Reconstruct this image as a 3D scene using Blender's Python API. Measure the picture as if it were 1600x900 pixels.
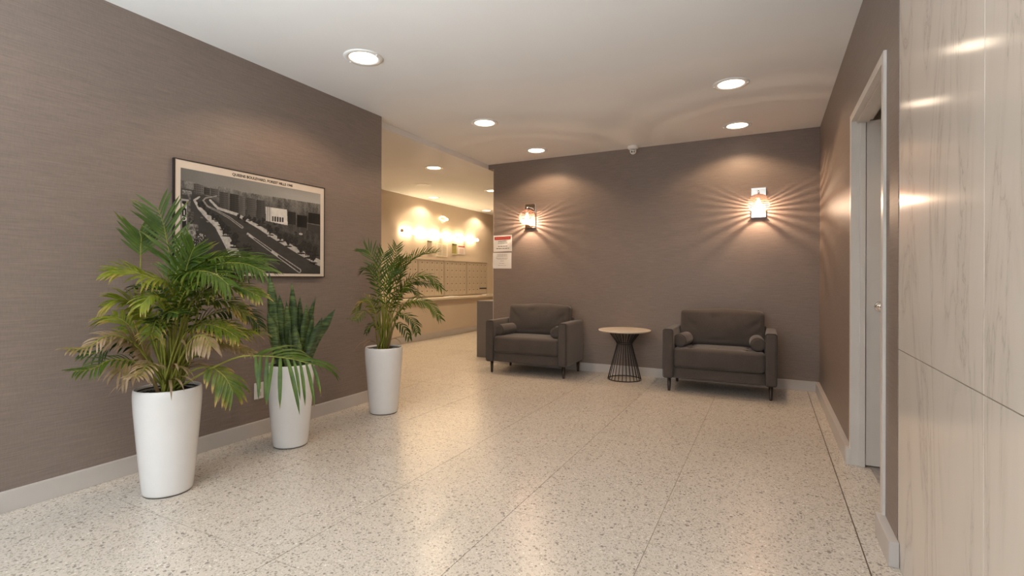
import bpy, bmesh, math, random
import numpy as np
from mathutils import Vector, Matrix
PI = math.pi
for _o in list(bpy.data.objects):
    bpy.data.objects.remove(_o)
scn = bpy.context.scene
COL = scn.collection

# ------------------------------------------------------------------ camera
YAW, ROLL, FPX = 0.47737, 0.003, 786.1
cam_d = bpy.data.cameras.new('camera')
cam_d.sensor_width = 36.0
cam_d.lens = FPX / 1600 * 36
cam_d.shift_x = 6.0 / 1600
cam_d.shift_y = -15.1 / 1600
cam_d.clip_start = 0.02
cam = bpy.data.objects.new('camera', cam_d)
COL.objects.link(cam)
_f = Vector((-math.sin(YAW), math.cos(YAW), 0))
_r0 = Vector((math.cos(YAW), math.sin(YAW), 0)); _z = Vector((0, 0, 1))
_R = math.cos(ROLL) * _r0 + math.sin(ROLL) * _z
_U = -math.sin(ROLL) * _r0 + math.cos(ROLL) * _z
_m = Matrix((_R, _U, -_f)).transposed().to_4x4()
_m.translation = Vector((0, 0, 1.15))
cam.matrix_world = _m
scn.camera = cam

# ------------------------------------------------------------------ world, exposure, added fill lamp outside the entrance
scn.view_settings.view_transform = 'Standard'
scn.view_settings.look = 'None'
scn.view_settings.exposure = 0.70
scn.view_settings.gamma = 1.0
W = bpy.data.worlds.new('world'); scn.world = W
W.use_nodes = True
W.node_tree.nodes['Background'].inputs[0].default_value = (0.80, 0.88, 1.0, 1)
W.node_tree.nodes['Background'].inputs[1].default_value = 1.0
def area_light(name, loc, rot, sx, sy, power, color):
    l = bpy.data.lights.new(name, 'AREA'); l.shape = 'RECTANGLE'; l.size = sx; l.size_y = sy
    l.energy = power; l.color = color
    o = bpy.data.objects.new(name, l); o.location = loc; o.rotation_euler = rot
    COL.objects.link(o); return o
ENTRANCE_FILL = 265.0          # watts of the added upward fill lamp outside the entrance glazing
SPOT_L, SPOT_M = 20.5, 34.0   # watts of each downlight beam, lobby and mail hall
DOWN_E = 4.0        # brightness of the lobby downlight lenses
DOWN_M = 4.0        # brightness of the mail hall downlight lenses
TUBE_E = 19.0        # mail hall tube lamps
SCONCE_W = 12.0       # watts in each sconce bulb
WARM = (1.0, 0.80, 0.60)
WARMER = (1.0, 0.66, 0.36)
area_light('entrance_upfill', (-1.43, -2.95, 1.15), (PI / 2 + .85, 0, 0), 3.2, 1.6, ENTRANCE_FILL, (0.88, 0.94, 1.0)).data.spread = math.radians(80)  # added lamp, tilted up and narrowed to brighten ceiling but not back wall

# ------------------------------------------------------------------ dimensions
XR, XL, YB, H = 0.464, -3.32, 6.019, 2.707
YF = -2.5
XF, HM = -3.426, 2.645          # fascia plane and mail hall ceiling height
XM = -5.80                      # mailbox wall
YL = 3.75                       # end of the left wall
MY0, MY1 = 2.4, 11.6

# ------------------------------------------------------------------ materials
def new_mat(name):
    m = bpy.data.materials.new(name); m.use_nodes = True
    nt = m.node_tree; b = nt.nodes['Principled BSDF']
    return m, nt, b
def nd(nt, t, **kw):
    n = nt.nodes.new(t)
    for k, v in kw.items():
        if k in ('operation', 'data_type', 'blend_type', 'feature', 'distance', 'wave_type', 'bands_direction', 'layer_name', 'attribute_name', 'attribute_type', 'mode'):
            setattr(n, k, v)
        else:
            n.inputs[k].default_value = v
    return n
def ramp(nt, stops, interp='LINEAR'):
    r = nt.nodes.new('ShaderNodeValToRGB'); cr = r.color_ramp; cr.interpolation = interp
    while len(cr.elements) < len(stops): cr.elements.new(0.5)
    for e, (p, c) in zip(cr.elements, stops):
        e.position = p; e.color = (c[0], c[1], c[2], 1)
    return r
def simple(name, col, rough=0.5, metal=0.0, noise=0.04, nscale=14.0, bump=0.0, bscale=200.0, spec=0.5, coat=0.0):
    m, nt, b = new_mat(name); L = nt.links.new
    b.inputs['Roughness'].default_value = rough; b.inputs['Metallic'].default_value = metal
    b.inputs['Specular IOR Level'].default_value = spec
    b.inputs['Coat Weight'].default_value = coat
    tc = nd(nt, 'ShaderNodeTexCoord')
    n = nd(nt, 'ShaderNodeTexNoise', Scale=nscale, Detail=4.0)
    L(tc.outputs['Object'], n.inputs['Vector'])
    c0 = [max(0, c * (1 - noise)) for c in col]; c1 = [min(1, c * (1 + noise)) for c in col]
    r = ramp(nt, [(0.3, c0), (0.7, c1)])
    L(n.outputs['Fac'], r.inputs[0]); L(r.outputs[0], b.inputs['Base Color'])
    if bump:
        n2 = nd(nt, 'ShaderNodeTexNoise', Scale=bscale, Detail=3.0)
        L(tc.outputs['Object'], n2.inputs['Vector'])
        bp = nd(nt, 'ShaderNodeBump', Strength=bump, Distance=0.002)
        L(n2.outputs['Fac'], bp.inputs['Height']); L(bp.outputs[0], b.inputs['Normal'])
    return m
def emitter(name, col, strength):
    m, nt, b = new_mat(name)
    b.inputs['Base Color'].default_value = (.8, .8, .8, 1)
    b.inputs['Emission Color'].default_value = (*col, 1); b.inputs['Emission Strength'].default_value = strength
    return m
def grasscloth(name, col, rough=0.42):
    m, nt, b = new_mat(name); L = nt.links.new
    g = nd(nt, 'ShaderNodeNewGeometry')
    mp = nd(nt, 'ShaderNodeMapping'); mp.inputs['Scale'].default_value = (7, 7, 190)
    L(g.outputs['Position'], mp.inputs['Vector'])
    n = nd(nt, 'ShaderNodeTexNoise', Scale=1.0, Detail=5.0, Roughness=0.65)
    L(mp.outputs[0], n.inputs['Vector'])
    mp2 = nd(nt, 'ShaderNodeMapping'); mp2.inputs['Scale'].default_value = (160, 160, 30)
    L(g.outputs['Position'], mp2.inputs['Vector'])
    n2 = nd(nt, 'ShaderNodeTexNoise', Scale=1.0, Detail=3.0)
    L(mp2.outputs[0], n2.inputs['Vector'])
    mx = nd(nt, 'ShaderNodeMath', operation='MULTIPLY_ADD'); mx.inputs[1].default_value = 0.35
    L(n2.outputs['Fac'], mx.inputs[0]); L(n.outputs['Fac'], mx.inputs[2])
    r = ramp(nt, [(0.40, [c * 0.82 for c in col]), (0.90, [c * 1.2 for c in col])])
    L(mx.outputs[0], r.inputs[0]); L(r.outputs[0], b.inputs['Base Color'])
    b.inputs['Roughness'].default_value = rough; b.inputs['Specular IOR Level'].default_value = 0.45
    bp = nd(nt, 'ShaderNodeBump', Strength=0.35, Distance=0.001)
    L(mx.outputs[0], bp.inputs['Height']); L(bp.outputs[0], b.inputs['Normal'])
    return m
def terrazzo():
    m, nt, b = new_mat('terrazzo'); L = nt.links.new
    g = nd(nt, 'ShaderNodeNewGeometry')
    wob = nd(nt, 'ShaderNodeTexNoise', Scale=40.0, Detail=2.0)
    L(g.outputs['Position'], wob.inputs['Vector'])
    add = nd(nt, 'ShaderNodeVectorMath', operation='MULTIPLY_ADD'); add.inputs[1].default_value = (.02, .02, 0)
    L(wob.outputs['Color'], add.inputs[0]); L(g.outputs['Position'], add.inputs[2])
    base = nd(nt, 'ShaderNodeTexNoise', Scale=2.2, Detail=4.0)
    L(g.outputs['Position'], base.inputs['Vector'])
    br = ramp(nt, [(0.3, (.56, .51, .45)), (0.7, (.585, .53, .47))])
    L(base.outputs['Fac'], br.inputs[0])
    col = br.outputs[0]
    for sc, thr, size, cols in ((150.0, 0.60, 0.50, [(0, (.50, .45, .38)), (.3, (.76, .72, .65)), (.55, (.42, .375, .32)), (.85, (.33, .29, .25))]),
                                (80.0, 0.46, 0.44, [(0, (.46, .41, .345)), (.3, (.76, .73, .67)), (.6, (.37, .33, .28)), (.88, (.27, .24, .21))]),
                                (46.0, 0.20, 0.34, [(0, (.38, .34, .29)), (.45, (.46, .42, .36)), (.85, (.27, .24, .21))])):
        v = nd(nt, 'ShaderNodeTexVoronoi', Scale=sc, feature='F1'); v.inputs['Randomness'].default_value = 1.0
        L(add.outputs[0], v.inputs['Vector'])
        sep = nd(nt, 'ShaderNodeSeparateColor'); L(v.outputs['Color'], sep.inputs[0])
        pick = nd(nt, 'ShaderNodeMath', operation='LESS_THAN'); pick.inputs[1].default_value = thr
        L(sep.outputs[0], pick.inputs[0])
        sz = nd(nt, 'ShaderNodeMath', operation='MULTIPLY_ADD'); sz.inputs[1].default_value = 0.22; sz.inputs[2].default_value = size - 0.16
        L(sep.outputs[1], sz.inputs[0])
        near = nd(nt, 'ShaderNodeMath', operation='LESS_THAN'); L(v.outputs['Distance'], near.inputs[0]); L(sz.outputs[0], near.inputs[1])
        fac = nd(nt, 'ShaderNodeMath', operation='MULTIPLY'); L(pick.outputs[0], fac.inputs[0]); L(near.outputs[0], fac.inputs[1])
        cr = ramp(nt, cols, 'CONSTANT'); L(sep.outputs[2], cr.inputs[0])
        mix = nd(nt, 'ShaderNodeMix', data_type='RGBA'); L(fac.outputs[0], mix.inputs['Factor'])
        L(col, mix.inputs['A']); L(cr.outputs[0], mix.inputs['B'])
        col = mix.outputs['Result']
    L(col, b.inputs['Base Color'])
    rn = nd(nt, 'ShaderNodeTexNoise', Scale=5.0, Detail=6.0); L(g.outputs['Position'], rn.inputs['Vector'])
    rr = nd(nt, 'ShaderNodeMapRange'); rr.inputs['To Min'].default_value = 0.235; rr.inputs['To Max'].default_value = 0.28
    L(rn.outputs['Fac'], rr.inputs['Value']); L(rr.outputs[0], b.inputs['Roughness'])
    b.inputs['Specular IOR Level'].default_value = 0.45
    return m
def marble():
    m, nt, b = new_mat('marble'); L = nt.links.new
    g = nd(nt, 'ShaderNodeNewGeometry')
    mp = nd(nt, 'ShaderNodeMapping'); mp.inputs['Rotation'].default_value = (0.45, 0, 0); mp.inputs['Scale'].default_value = (1.0, 2.2, 0.45)
    L(g.outputs['Position'], mp.inputs['Vector'])
    n = nd(nt, 'ShaderNodeTexNoise', Scale=1.6, Detail=9.0, Roughness=0.62, Distortion=1.2)
    L(mp.outputs[0], n.inputs['Vector'])
    sub = nd(nt, 'ShaderNodeMath', operation='SUBTRACT'); sub.inputs[1].default_value = 0.5; L(n.outputs['Fac'], sub.inputs[0])
    ab = nd(nt, 'ShaderNodeMath', operation='ABSOLUTE'); L(sub.outputs[0], ab.inputs[0])
    r = ramp(nt, [(0.0, (.50, .435, .375)), (0.006, (.62, .55, .48)), (0.05, (.665, .595, .525)), (0.3, (.70, .63, .56))])
    L(ab.outputs[0], r.inputs[0]); L(r.outputs[0], b.inputs['Base Color'])
    b.inputs['Roughness'].default_value = 0.12
    return m
def fabric(name, col):
    m, nt, b = new_mat(name); L = nt.links.new
    tc = nd(nt, 'ShaderNodeTexCoord')
    n = nd(nt, 'ShaderNodeTexNoise', Scale=260.0, Detail=3.0); L(tc.outputs['Object'], n.inputs['Vector'])
    n2 = nd(nt, 'ShaderNodeTexNoise', Scale=5.0, Detail=3.0); L(tc.outputs['Object'], n2.inputs['Vector'])
    ad = nd(nt, 'ShaderNodeMath', operation='MULTIPLY_ADD'); ad.inputs[1].default_value = 0.5
    L(n2.outputs['Fac'], ad.inputs[0]); L(n.outputs['Fac'], ad.inputs[2])
    r = ramp(nt, [(0.45, [c * .72 for c in col]), (1.0, [c * 1.3 for c in col])])
    L(ad.outputs[0], r.inputs[0]); L(r.outputs[0], b.inputs['Base Color'])
    b.inputs['Roughness'].default_value = 0.95; b.inputs['Specular IOR Level'].default_value = 0.2
    b.inputs['Sheen Weight'].default_value = 0.25; b.inputs['Sheen Roughness'].default_value = 0.5
    bp = nd(nt, 'ShaderNodeBump', Strength=0.3, Distance=0.001)
    L(n.outputs['Fac'], bp.inputs['Height']); L(bp.outputs[0], b.inputs['Normal'])
    return m
def leaf_mat(name, c0, c1, tip=None, rough=0.42):
    m, nt, b = new_mat(name); L = nt.links.new
    tc = nd(nt, 'ShaderNodeTexCoord')
    n = nd(nt, 'ShaderNodeTexNoise', Scale=9.0, Detail=4.0, Roughness=.7); L(tc.outputs['Object'], n.inputs['Vector'])
    r = ramp(nt, [(0.32, c0), (0.68, c1)]); L(n.outputs['Fac'], r.inputs[0])
    col = r.outputs[0]
    if tip:
        at = nd(nt, 'ShaderNodeAttribute', attribute_name='along')
        ad = nd(nt, 'ShaderNodeMath', operation='MULTIPLY_ADD'); ad.inputs[1].default_value = 1.2
        L(n.outputs['Fac'], ad.inputs[0]); L(at.outputs['Fac'], ad.inputs[2])
        rr = ramp(nt, [(1.25, (0, 0, 0)), (1.6, (1, 1, 1))]) if False else None
        mr = nd(nt, 'ShaderNodeMapRange'); mr.inputs['From Min'].default_value = tip[0]; mr.inputs['From Max'].default_value = tip[0] + .3
        L(ad.outputs[0], mr.inputs['Value'])
        mix = nd(nt, 'ShaderNodeMix', data_type='RGBA'); L(mr.outputs[0], mix.inputs['Factor'])
        L(col, mix.inputs['A']); mix.inputs['B'].default_value = (*tip[1], 1); col = mix.outputs['Result']
    L(col, b.inputs['Base Color'])
    b.inputs['Roughness'].default_value = rough
    b.inputs['Specular IOR Level'].default_value = 0.3
    # thin leaves let a little light through
    tr = nd(nt, 'ShaderNodeBsdfTranslucent'); L(col, tr.inputs['Color'])
    ms = nt.nodes.new('ShaderNodeMixShader'); ms.inputs[0].default_value = 0.22
    out = nt.nodes['Material Output']
    L(b.outputs[0], ms.inputs[1]); L(tr.outputs[0], ms.inputs[2]); L(ms.outputs[0], out.inputs['Surface'])
    return m
def snake_mat():
    m, nt, b = new_mat('snake_leaf'); L = nt.links.new
    tc = nd(nt, 'ShaderNodeTexCoord')
    mp = nd(nt, 'ShaderNodeMapping'); mp.inputs['Scale'].default_value = (14, 14, 75); L(tc.outputs['Object'], mp.inputs['Vector'])
    n = nd(nt, 'ShaderNodeTexNoise', Scale=1.0, Detail=4.0, Distortion=.8); L(mp.outputs[0], n.inputs['Vector'])
    n2 = nd(nt, 'ShaderNodeTexNoise', Scale=6.0, Detail=2.0); L(tc.outputs['Object'], n2.inputs['Vector'])
    ad = nd(nt, 'ShaderNodeMath', operation='MULTIPLY_ADD'); ad.inputs[1].default_value = 0.6
    L(n2.outputs['Fac'], ad.inputs[0]); L(n.outputs['Fac'], ad.inputs[2])
    r = ramp(nt, [(0.62, (.016, .034, .010)), (0.80, (.050, .090, .022)), (0.95, (.13, .18, .048))])
    L(ad.outputs[0], r.inputs[0]); L(r.outputs[0], b.inputs['Base Color'])
    b.inputs['Roughness'].default_value = 0.38
    return m
def glass_clear(name, tint, gloss=0.10):
    m, nt, b = new_mat(name); L = nt.links.new
    tr = nd(nt, 'ShaderNodeBsdfTransparent'); tr.inputs[0].default_value = (*tint, 1)
    gl = nd(nt, 'ShaderNodeBsdfGlossy'); gl.inputs['Roughness'].default_value = 0.05
    lw = nd(nt, 'ShaderNodeLayerWeight'); lw.inputs[0].default_value = 0.35
    mr = nd(nt, 'ShaderNodeMapRange'); mr.inputs['To Min'].default_value = gloss * .4; mr.inputs['To Max'].default_value = min(1, gloss * 4)
    L(lw.outputs['Fresnel'], mr.inputs['Value'])
    ms = nt.nodes.new('ShaderNodeMixShader'); L(mr.outputs[0], ms.inputs[0]); L(tr.outputs[0], ms.inputs[1]); L(gl.outputs[0], ms.inputs[2])
    L(ms.outputs[0], nt.nodes['Material Output'].inputs['Surface'])
    return m
def frosted_rib(name, col):
    # slightly frosted glass: part of the light goes straight on, part is spread
    m, nt, b = new_mat(name); L = nt.links.new
    tr = nd(nt, 'ShaderNodeBsdfTransparent'); tr.inputs[0].default_value = (col[0] * .55, col[1] * .55, col[2] * .55, 1)
    tl = nd(nt, 'ShaderNodeBsdfTranslucent'); tl.inputs[0].default_value = (*col, 1)
    gl = nd(nt, 'ShaderNodeBsdfGlossy'); gl.inputs['Roughness'].default_value = 0.1
    a = nt.nodes.new('ShaderNodeMixShader'); a.inputs[0].default_value = 0.28
    c = nt.nodes.new('ShaderNodeMixShader'); c.inputs[0].default_value = 0.12
    L(tr.outputs[0], a.inputs[1]); L(tl.outputs[0], a.inputs[2]); L(a.outputs[0], c.inputs[1]); L(gl.outputs[0], c.inputs[2])
    L(c.outputs[0], nt.nodes['Material Output'].inputs['Surface'])
    return m
M = {
 'wall': grasscloth('grey_brown_grasscloth', (.208, .163, .138)),
 'ceiling': simple('ceiling_paint', (.76, .75, .74), .8, noise=.015, nscale=2),
 'mail_wall': simple('beige_paint', (.60, .50, .40), .6, noise=.02, nscale=2),
 'base': simple('baseboard_paint', (.50, .465, .44), .35, noise=.03, nscale=5),
 'frame_paint': simple('door_frame_paint', (.62, .575, .53), .3, noise=.03, nscale=5),
 'door': simple('door_paint', (.60, .55, .50), .32, noise=.03, nscale=4),
 'dark_joint': simple('dark_joint', (.09, .065, .045), .6), 'terrazzo': terrazzo(), 'joint': simple('divider_strip', (.42, .34, .25), .5, noise=.2, nscale=30),
 'marble': marble(), 'marble_joint': simple('marble_joint', (.62, .55, .47), .7),
 'threshold': simple('grey_threshold', (.30, .27, .25), .45, noise=.25, nscale=25),
 'white': simple('white_plastic', (.74, .73, .71), .4, noise=.01),
 'pot': simple('white_gloss_planter', (.74, .73, .725), .24, noise=.01, coat=.2),
 'pot_base': simple('planter_base', (.07, .07, .07), .6),
 'soil': simple('potting_soil', (.02, .016, .013), .95, noise=.6, nscale=60, bump=1.0, bscale=90),
 'stalk': leaf_mat('palm_stalk', (.16, .18, .025), (.30, .29, .05), rough=.4),
 'g': leaf_mat('leaf_green', (.030, .064, .005), (.085, .135, .010), (1.50, (.30, .22, .04))),
 'd': leaf_mat('leaf_dark', (.014, .036, .004), (.040, .080, .008), (1.35, (.16, .12, .03))),
 't': leaf_mat('leaf_olive', (.050, .088, .007), (.145, .165, .014), (1.25, (.40, .26, .07))),
 'y': leaf_mat('leaf_yellow_green', (.075, .115, .007), (.23, .25, .016), (1.35, (.38, .26, .07))),
 'b': leaf_mat('leaf_dry', (.16, .13, .035), (.34, .22, .10), (1.0, (.34, .24, .15)), rough=.6),
 'snake': snake_mat(),
 'sofa': fabric('charcoal_upholstery', (.080, .066, .059)),
 'piping': fabric('charcoal_piping', (.030, .026, .024)),
 'leg': simple('dark_brown_wood', (.030, .018, .013), .35, noise=.3, nscale=20),
 'table_top': simple('pale_stone', (.68, .60, .50), .3, noise=.05, nscale=7),
 'black': simple('black_metal', (.010, .009, .009), .4),
 'chrome': simple('polished_chrome', (.80, .76, .72), .12, 1.0, noise=.02),
 'dark': simple('dark_rubber', (.02, .02, .02), .5),
 'picture_frame': simple('dark_frame_edge', (.018, .013, .012), .4),
 'mat_card': simple('cream_print_border', (.66, .565, .47), .55, noise=.02),
 'ink': simple('black_ink', (.03, .026, .022), .6), 'pale_ink': simple('pale_ink', (.60, .57, .52), .6),
 'teal': simple('teal_ink', (.04, .20, .22), .6), 'red': simple('red_ink', (.38, .035, .025), .6),
 'rose': simple('pale_red_ink', (.60, .22, .17), .6),
 'paper': simple('white_paper', (.70, .67, .64), .7, noise=.02),
 'mailbox': simple('brushed_aluminium_mailbox', (.56, .48, .38), .42, .25, noise=.05, nscale=6),
 'mail_trim': simple('mailbox_frame_metal', (.47, .40, .32), .4, .3, noise=.03),
 'ledge': simple('cream_ledge', (.72, .64, .53), .3, noise=.04, nscale=5),
 'block': simple('grey_laminate', (.155, .138, .125), .55, noise=.05, nscale=3),
 'olive': simple('olive_plate', (.33, .29, .10), .4, noise=.1),
 'lens': emitter('downlight_lens', WARM, DOWN_E), 'lens_mail': emitter('mail_downlight_lens', (1.0, .74, .48), DOWN_M),
 'tube': emitter('tube_glow', (1.0, .76, .46), TUBE_E), 'loop': emitter('loop_glow', (1.0, .70, .35), 2.2),
 'bulb': emitter('bulb_glow', (1.0, .78, .58), 2.6),
 'glass': glass_clear('sconce_glass', (.97, .93, .90), .12), 'rib': frosted_rib('sconce_rib', (.97, .80, .72)),
 'window': glass_clear('window_glass', (.95, .97, .96), .08),
 'print': None,
}
m, nt, b = new_mat('photo_print')
_a = nd(nt, 'ShaderNodeVertexColor'); _a.layer_name = 'tone'
nt.links.new(_a.outputs[0], b.inputs['Base Color']); b.inputs['Roughness'].default_value = .5; b.inputs['Specular IOR Level'].default_value = .2
M['print'] = m

# ------------------------------------------------------------------ measured plant curves and print outlines (metres)
PALM_BIG=[
 ([(-2.909, 1.585, 0.551), (-2.906, 1.609, 0.916), (-2.92, 1.613, 1.162), (-2.93, 1.608, 1.257), (-2.96, 1.604, 1.367), (-2.972, 1.597, 1.438), (-3.012, 1.588, 1.531)],'face',0.2,26,'g',0.42),
 ([(-2.93, 1.574, 0.551), (-3.057, 1.564, 0.842), (-3.126, 1.562, 1.161), (-3.141, 1.566, 1.259), (-3.152, 1.572, 1.324), (-3.149, 1.573, 1.368), (-3.158, 1.568, 1.411)],'face',0.17,22,'g',0.52),
 ([(-2.909, 1.585, 0.551), (-2.817, 1.576, 0.922), (-2.783, 1.515, 1.108), (-2.776, 1.428, 1.147), (-2.806, 1.357, 1.179), (-2.841, 1.282, 1.178)],'up',0.16,30,'y',0.35),
 ([(-2.896, 1.591, 0.551), (-2.838, 1.621, 0.917), (-2.813, 1.657, 1.162), (-2.684, 1.701, 1.253), (-2.542, 1.752, 1.26), (-2.398, 1.804, 1.239)],'up',0.19,38,'g',0.35),
 ([(-2.896, 1.591, 0.551), (-2.77, 1.566, 0.856), (-2.65, 1.561, 1.022), (-2.508, 1.59, 1.083), (-2.373, 1.637, 1.097), (-2.266, 1.67, 1.053)],'up',0.15,32,'t',0.35),
 ([(-2.909, 1.585, 0.551), (-2.86, 1.61, 0.917), (-2.833, 1.624, 1.127), (-2.805, 1.638, 1.249), (-2.78, 1.651, 1.316)],'face',0.15,22,'g',0.45),
 ([(-2.89, 1.594, 0.551), (-2.88, 1.656, 0.771), (-2.795, 1.7, 0.914), (-2.669, 1.765, 0.964), (-2.574, 1.814, 0.957), (-2.514, 1.845, 0.886)],'up',0.13,26,'d',0.35),
 ([(-2.878, 1.601, 0.547), (-2.63, 1.594, 0.644), (-2.492, 1.598, 0.702), (-2.378, 1.634, 0.748), (-2.286, 1.682, 0.754), (-2.14, 1.735, 0.745), (-2.02, 1.797, 0.713)],'hang',0.26,15,'g',0.62),
 ([(-2.884, 1.598, 0.547), (-2.689, 1.586, 0.657), (-2.551, 1.601, 0.686), (-2.457, 1.616, 0.64), (-2.403, 1.621, 0.573)],'hang',0.14,14,'t',0.45),
 ([(-2.896, 1.591, 0.551), (-2.813, 1.6, 0.903), (-2.722, 1.614, 1.128), (-2.577, 1.644, 1.216), (-2.415, 1.683, 1.222), (-2.303, 1.718, 1.182)],'up',0.21,34,'g',0.35),
 ([(-2.902, 1.588, 0.551), (-2.912, 1.639, 0.913), (-2.879, 1.668, 1.155), (-2.797, 1.71, 1.234), (-2.695, 1.763, 1.234), (-2.594, 1.815, 1.184)],'up',0.21,32,'d',0.35),
 ([(-2.902, 1.588, 0.551), (-2.762, 1.548, 0.926), (-2.67, 1.528, 1.128), (-2.554, 1.52, 1.18), (-2.43, 1.54, 1.167), (-2.346, 1.561, 1.111)],'up',0.19,28,'g',0.35),
 ([(-2.896, 1.591, 0.551), (-2.795, 1.587, 0.819), (-2.725, 1.612, 0.984), (-2.634, 1.659, 1.025), (-2.543, 1.706, 1.012), (-2.476, 1.741, 0.944)],'up',0.13,26,'t',0.35),
 ([(-2.93, 1.574, 0.547), (-2.875, 1.49, 0.69), (-2.888, 1.427, 0.797), (-2.899, 1.365, 0.843), (-2.909, 1.303, 0.83)],'up',0.13,22,'b',0.35),
 ([(-2.93, 1.574, 0.547), (-2.938, 1.513, 0.716), (-3.021, 1.47, 0.869), (-3.1, 1.429, 0.934), (-3.167, 1.395, 0.92)],'up',0.14,24,'y',0.35),
 ([(-2.94, 1.569, 0.547), (-2.869, 1.493, 0.623), (-2.867, 1.437, 0.705), (-2.867, 1.381, 0.72), (-2.892, 1.346, 0.678)],'hang',0.15,10,'b',0.5),
 ([(-2.921, 1.578, 0.551), (-2.881, 1.486, 0.858), (-2.891, 1.425, 1.002), (-2.905, 1.362, 1.037), (-2.95, 1.316, 1.006)],'up',0.14,24,'y',0.35),
 ([(-2.909, 1.585, 0.551), (-2.735, 1.562, 0.825), (-2.604, 1.574, 0.904), (-2.478, 1.605, 0.894), (-2.381, 1.632, 0.845)],'up',0.13,22,'t',0.35),
 ([(-2.909, 1.585, 0.551), (-2.774, 1.542, 0.859), (-2.64, 1.498, 1.031), (-2.538, 1.495, 1.113), (-2.418, 1.501, 1.13)],'up',0.14,24,'g',0.35),
 ([(-2.909, 1.585, 0.551), (-2.963, 1.613, 0.913), (-3.061, 1.619, 1.071), (-3.18, 1.613, 1.11), (-3.28, 1.601, 1.087)],'up',0.14,24,'d',0.35),
 ([(-2.909, 1.585, 0.551), (-2.794, 1.531, 0.858), (-2.715, 1.46, 1.015), (-2.68, 1.388, 1.06), (-2.674, 1.334, 1.012)],'up',0.13,20,'y',0.35),
 ([(-2.909, 1.585, 0.551), (-2.891, 1.594, 0.917), (-2.879, 1.6, 1.127), (-2.86, 1.633, 1.225), (-2.806, 1.694, 1.269)],'up',0.16,26,'g',0.35),
 ([(-2.884, 1.598, 0.547), (-2.791, 1.646, 0.708), (-2.718, 1.706, 0.776), (-2.647, 1.777, 0.772), (-2.542, 1.831, 0.73)],'up',0.1,20,'b',0.35),
 ([(-2.89, 1.594, 0.547), (-2.691, 1.528, 0.732), (-2.568, 1.513, 0.84), (-2.487, 1.522, 0.86), (-2.433, 1.527, 0.815)],'hang',0.13,14,'b',0.35),
 ([(-2.909, 1.585, 0.551), (-2.824, 1.516, 0.791), (-2.754, 1.462, 0.916), (-2.655, 1.446, 0.976), (-2.563, 1.449, 0.972)],'up',0.13,18,'d',0.35),
 ([(-2.909, 1.585, 0.551), (-2.957, 1.672, 0.764), (-2.912, 1.752, 1.015), (-2.843, 1.821, 1.126), (-2.747, 1.894, 1.156)],'up',0.14,26,'d',0.35),
 ([(-2.909, 1.585, 0.551), (-2.943, 1.623, 0.806), (-2.953, 1.652, 0.982), (-2.92, 1.692, 1.09), (-2.863, 1.744, 1.144)],'up',0.14,24,'d',0.35),
 ([(-2.921, 1.578, 0.551), (-3.07, 1.614, 0.764), (-3.186, 1.61, 0.904), (-3.28, 1.602, 0.937), (-3.28, 1.578, 0.879)],'up',0.12,20,'g',0.35),
]
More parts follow.
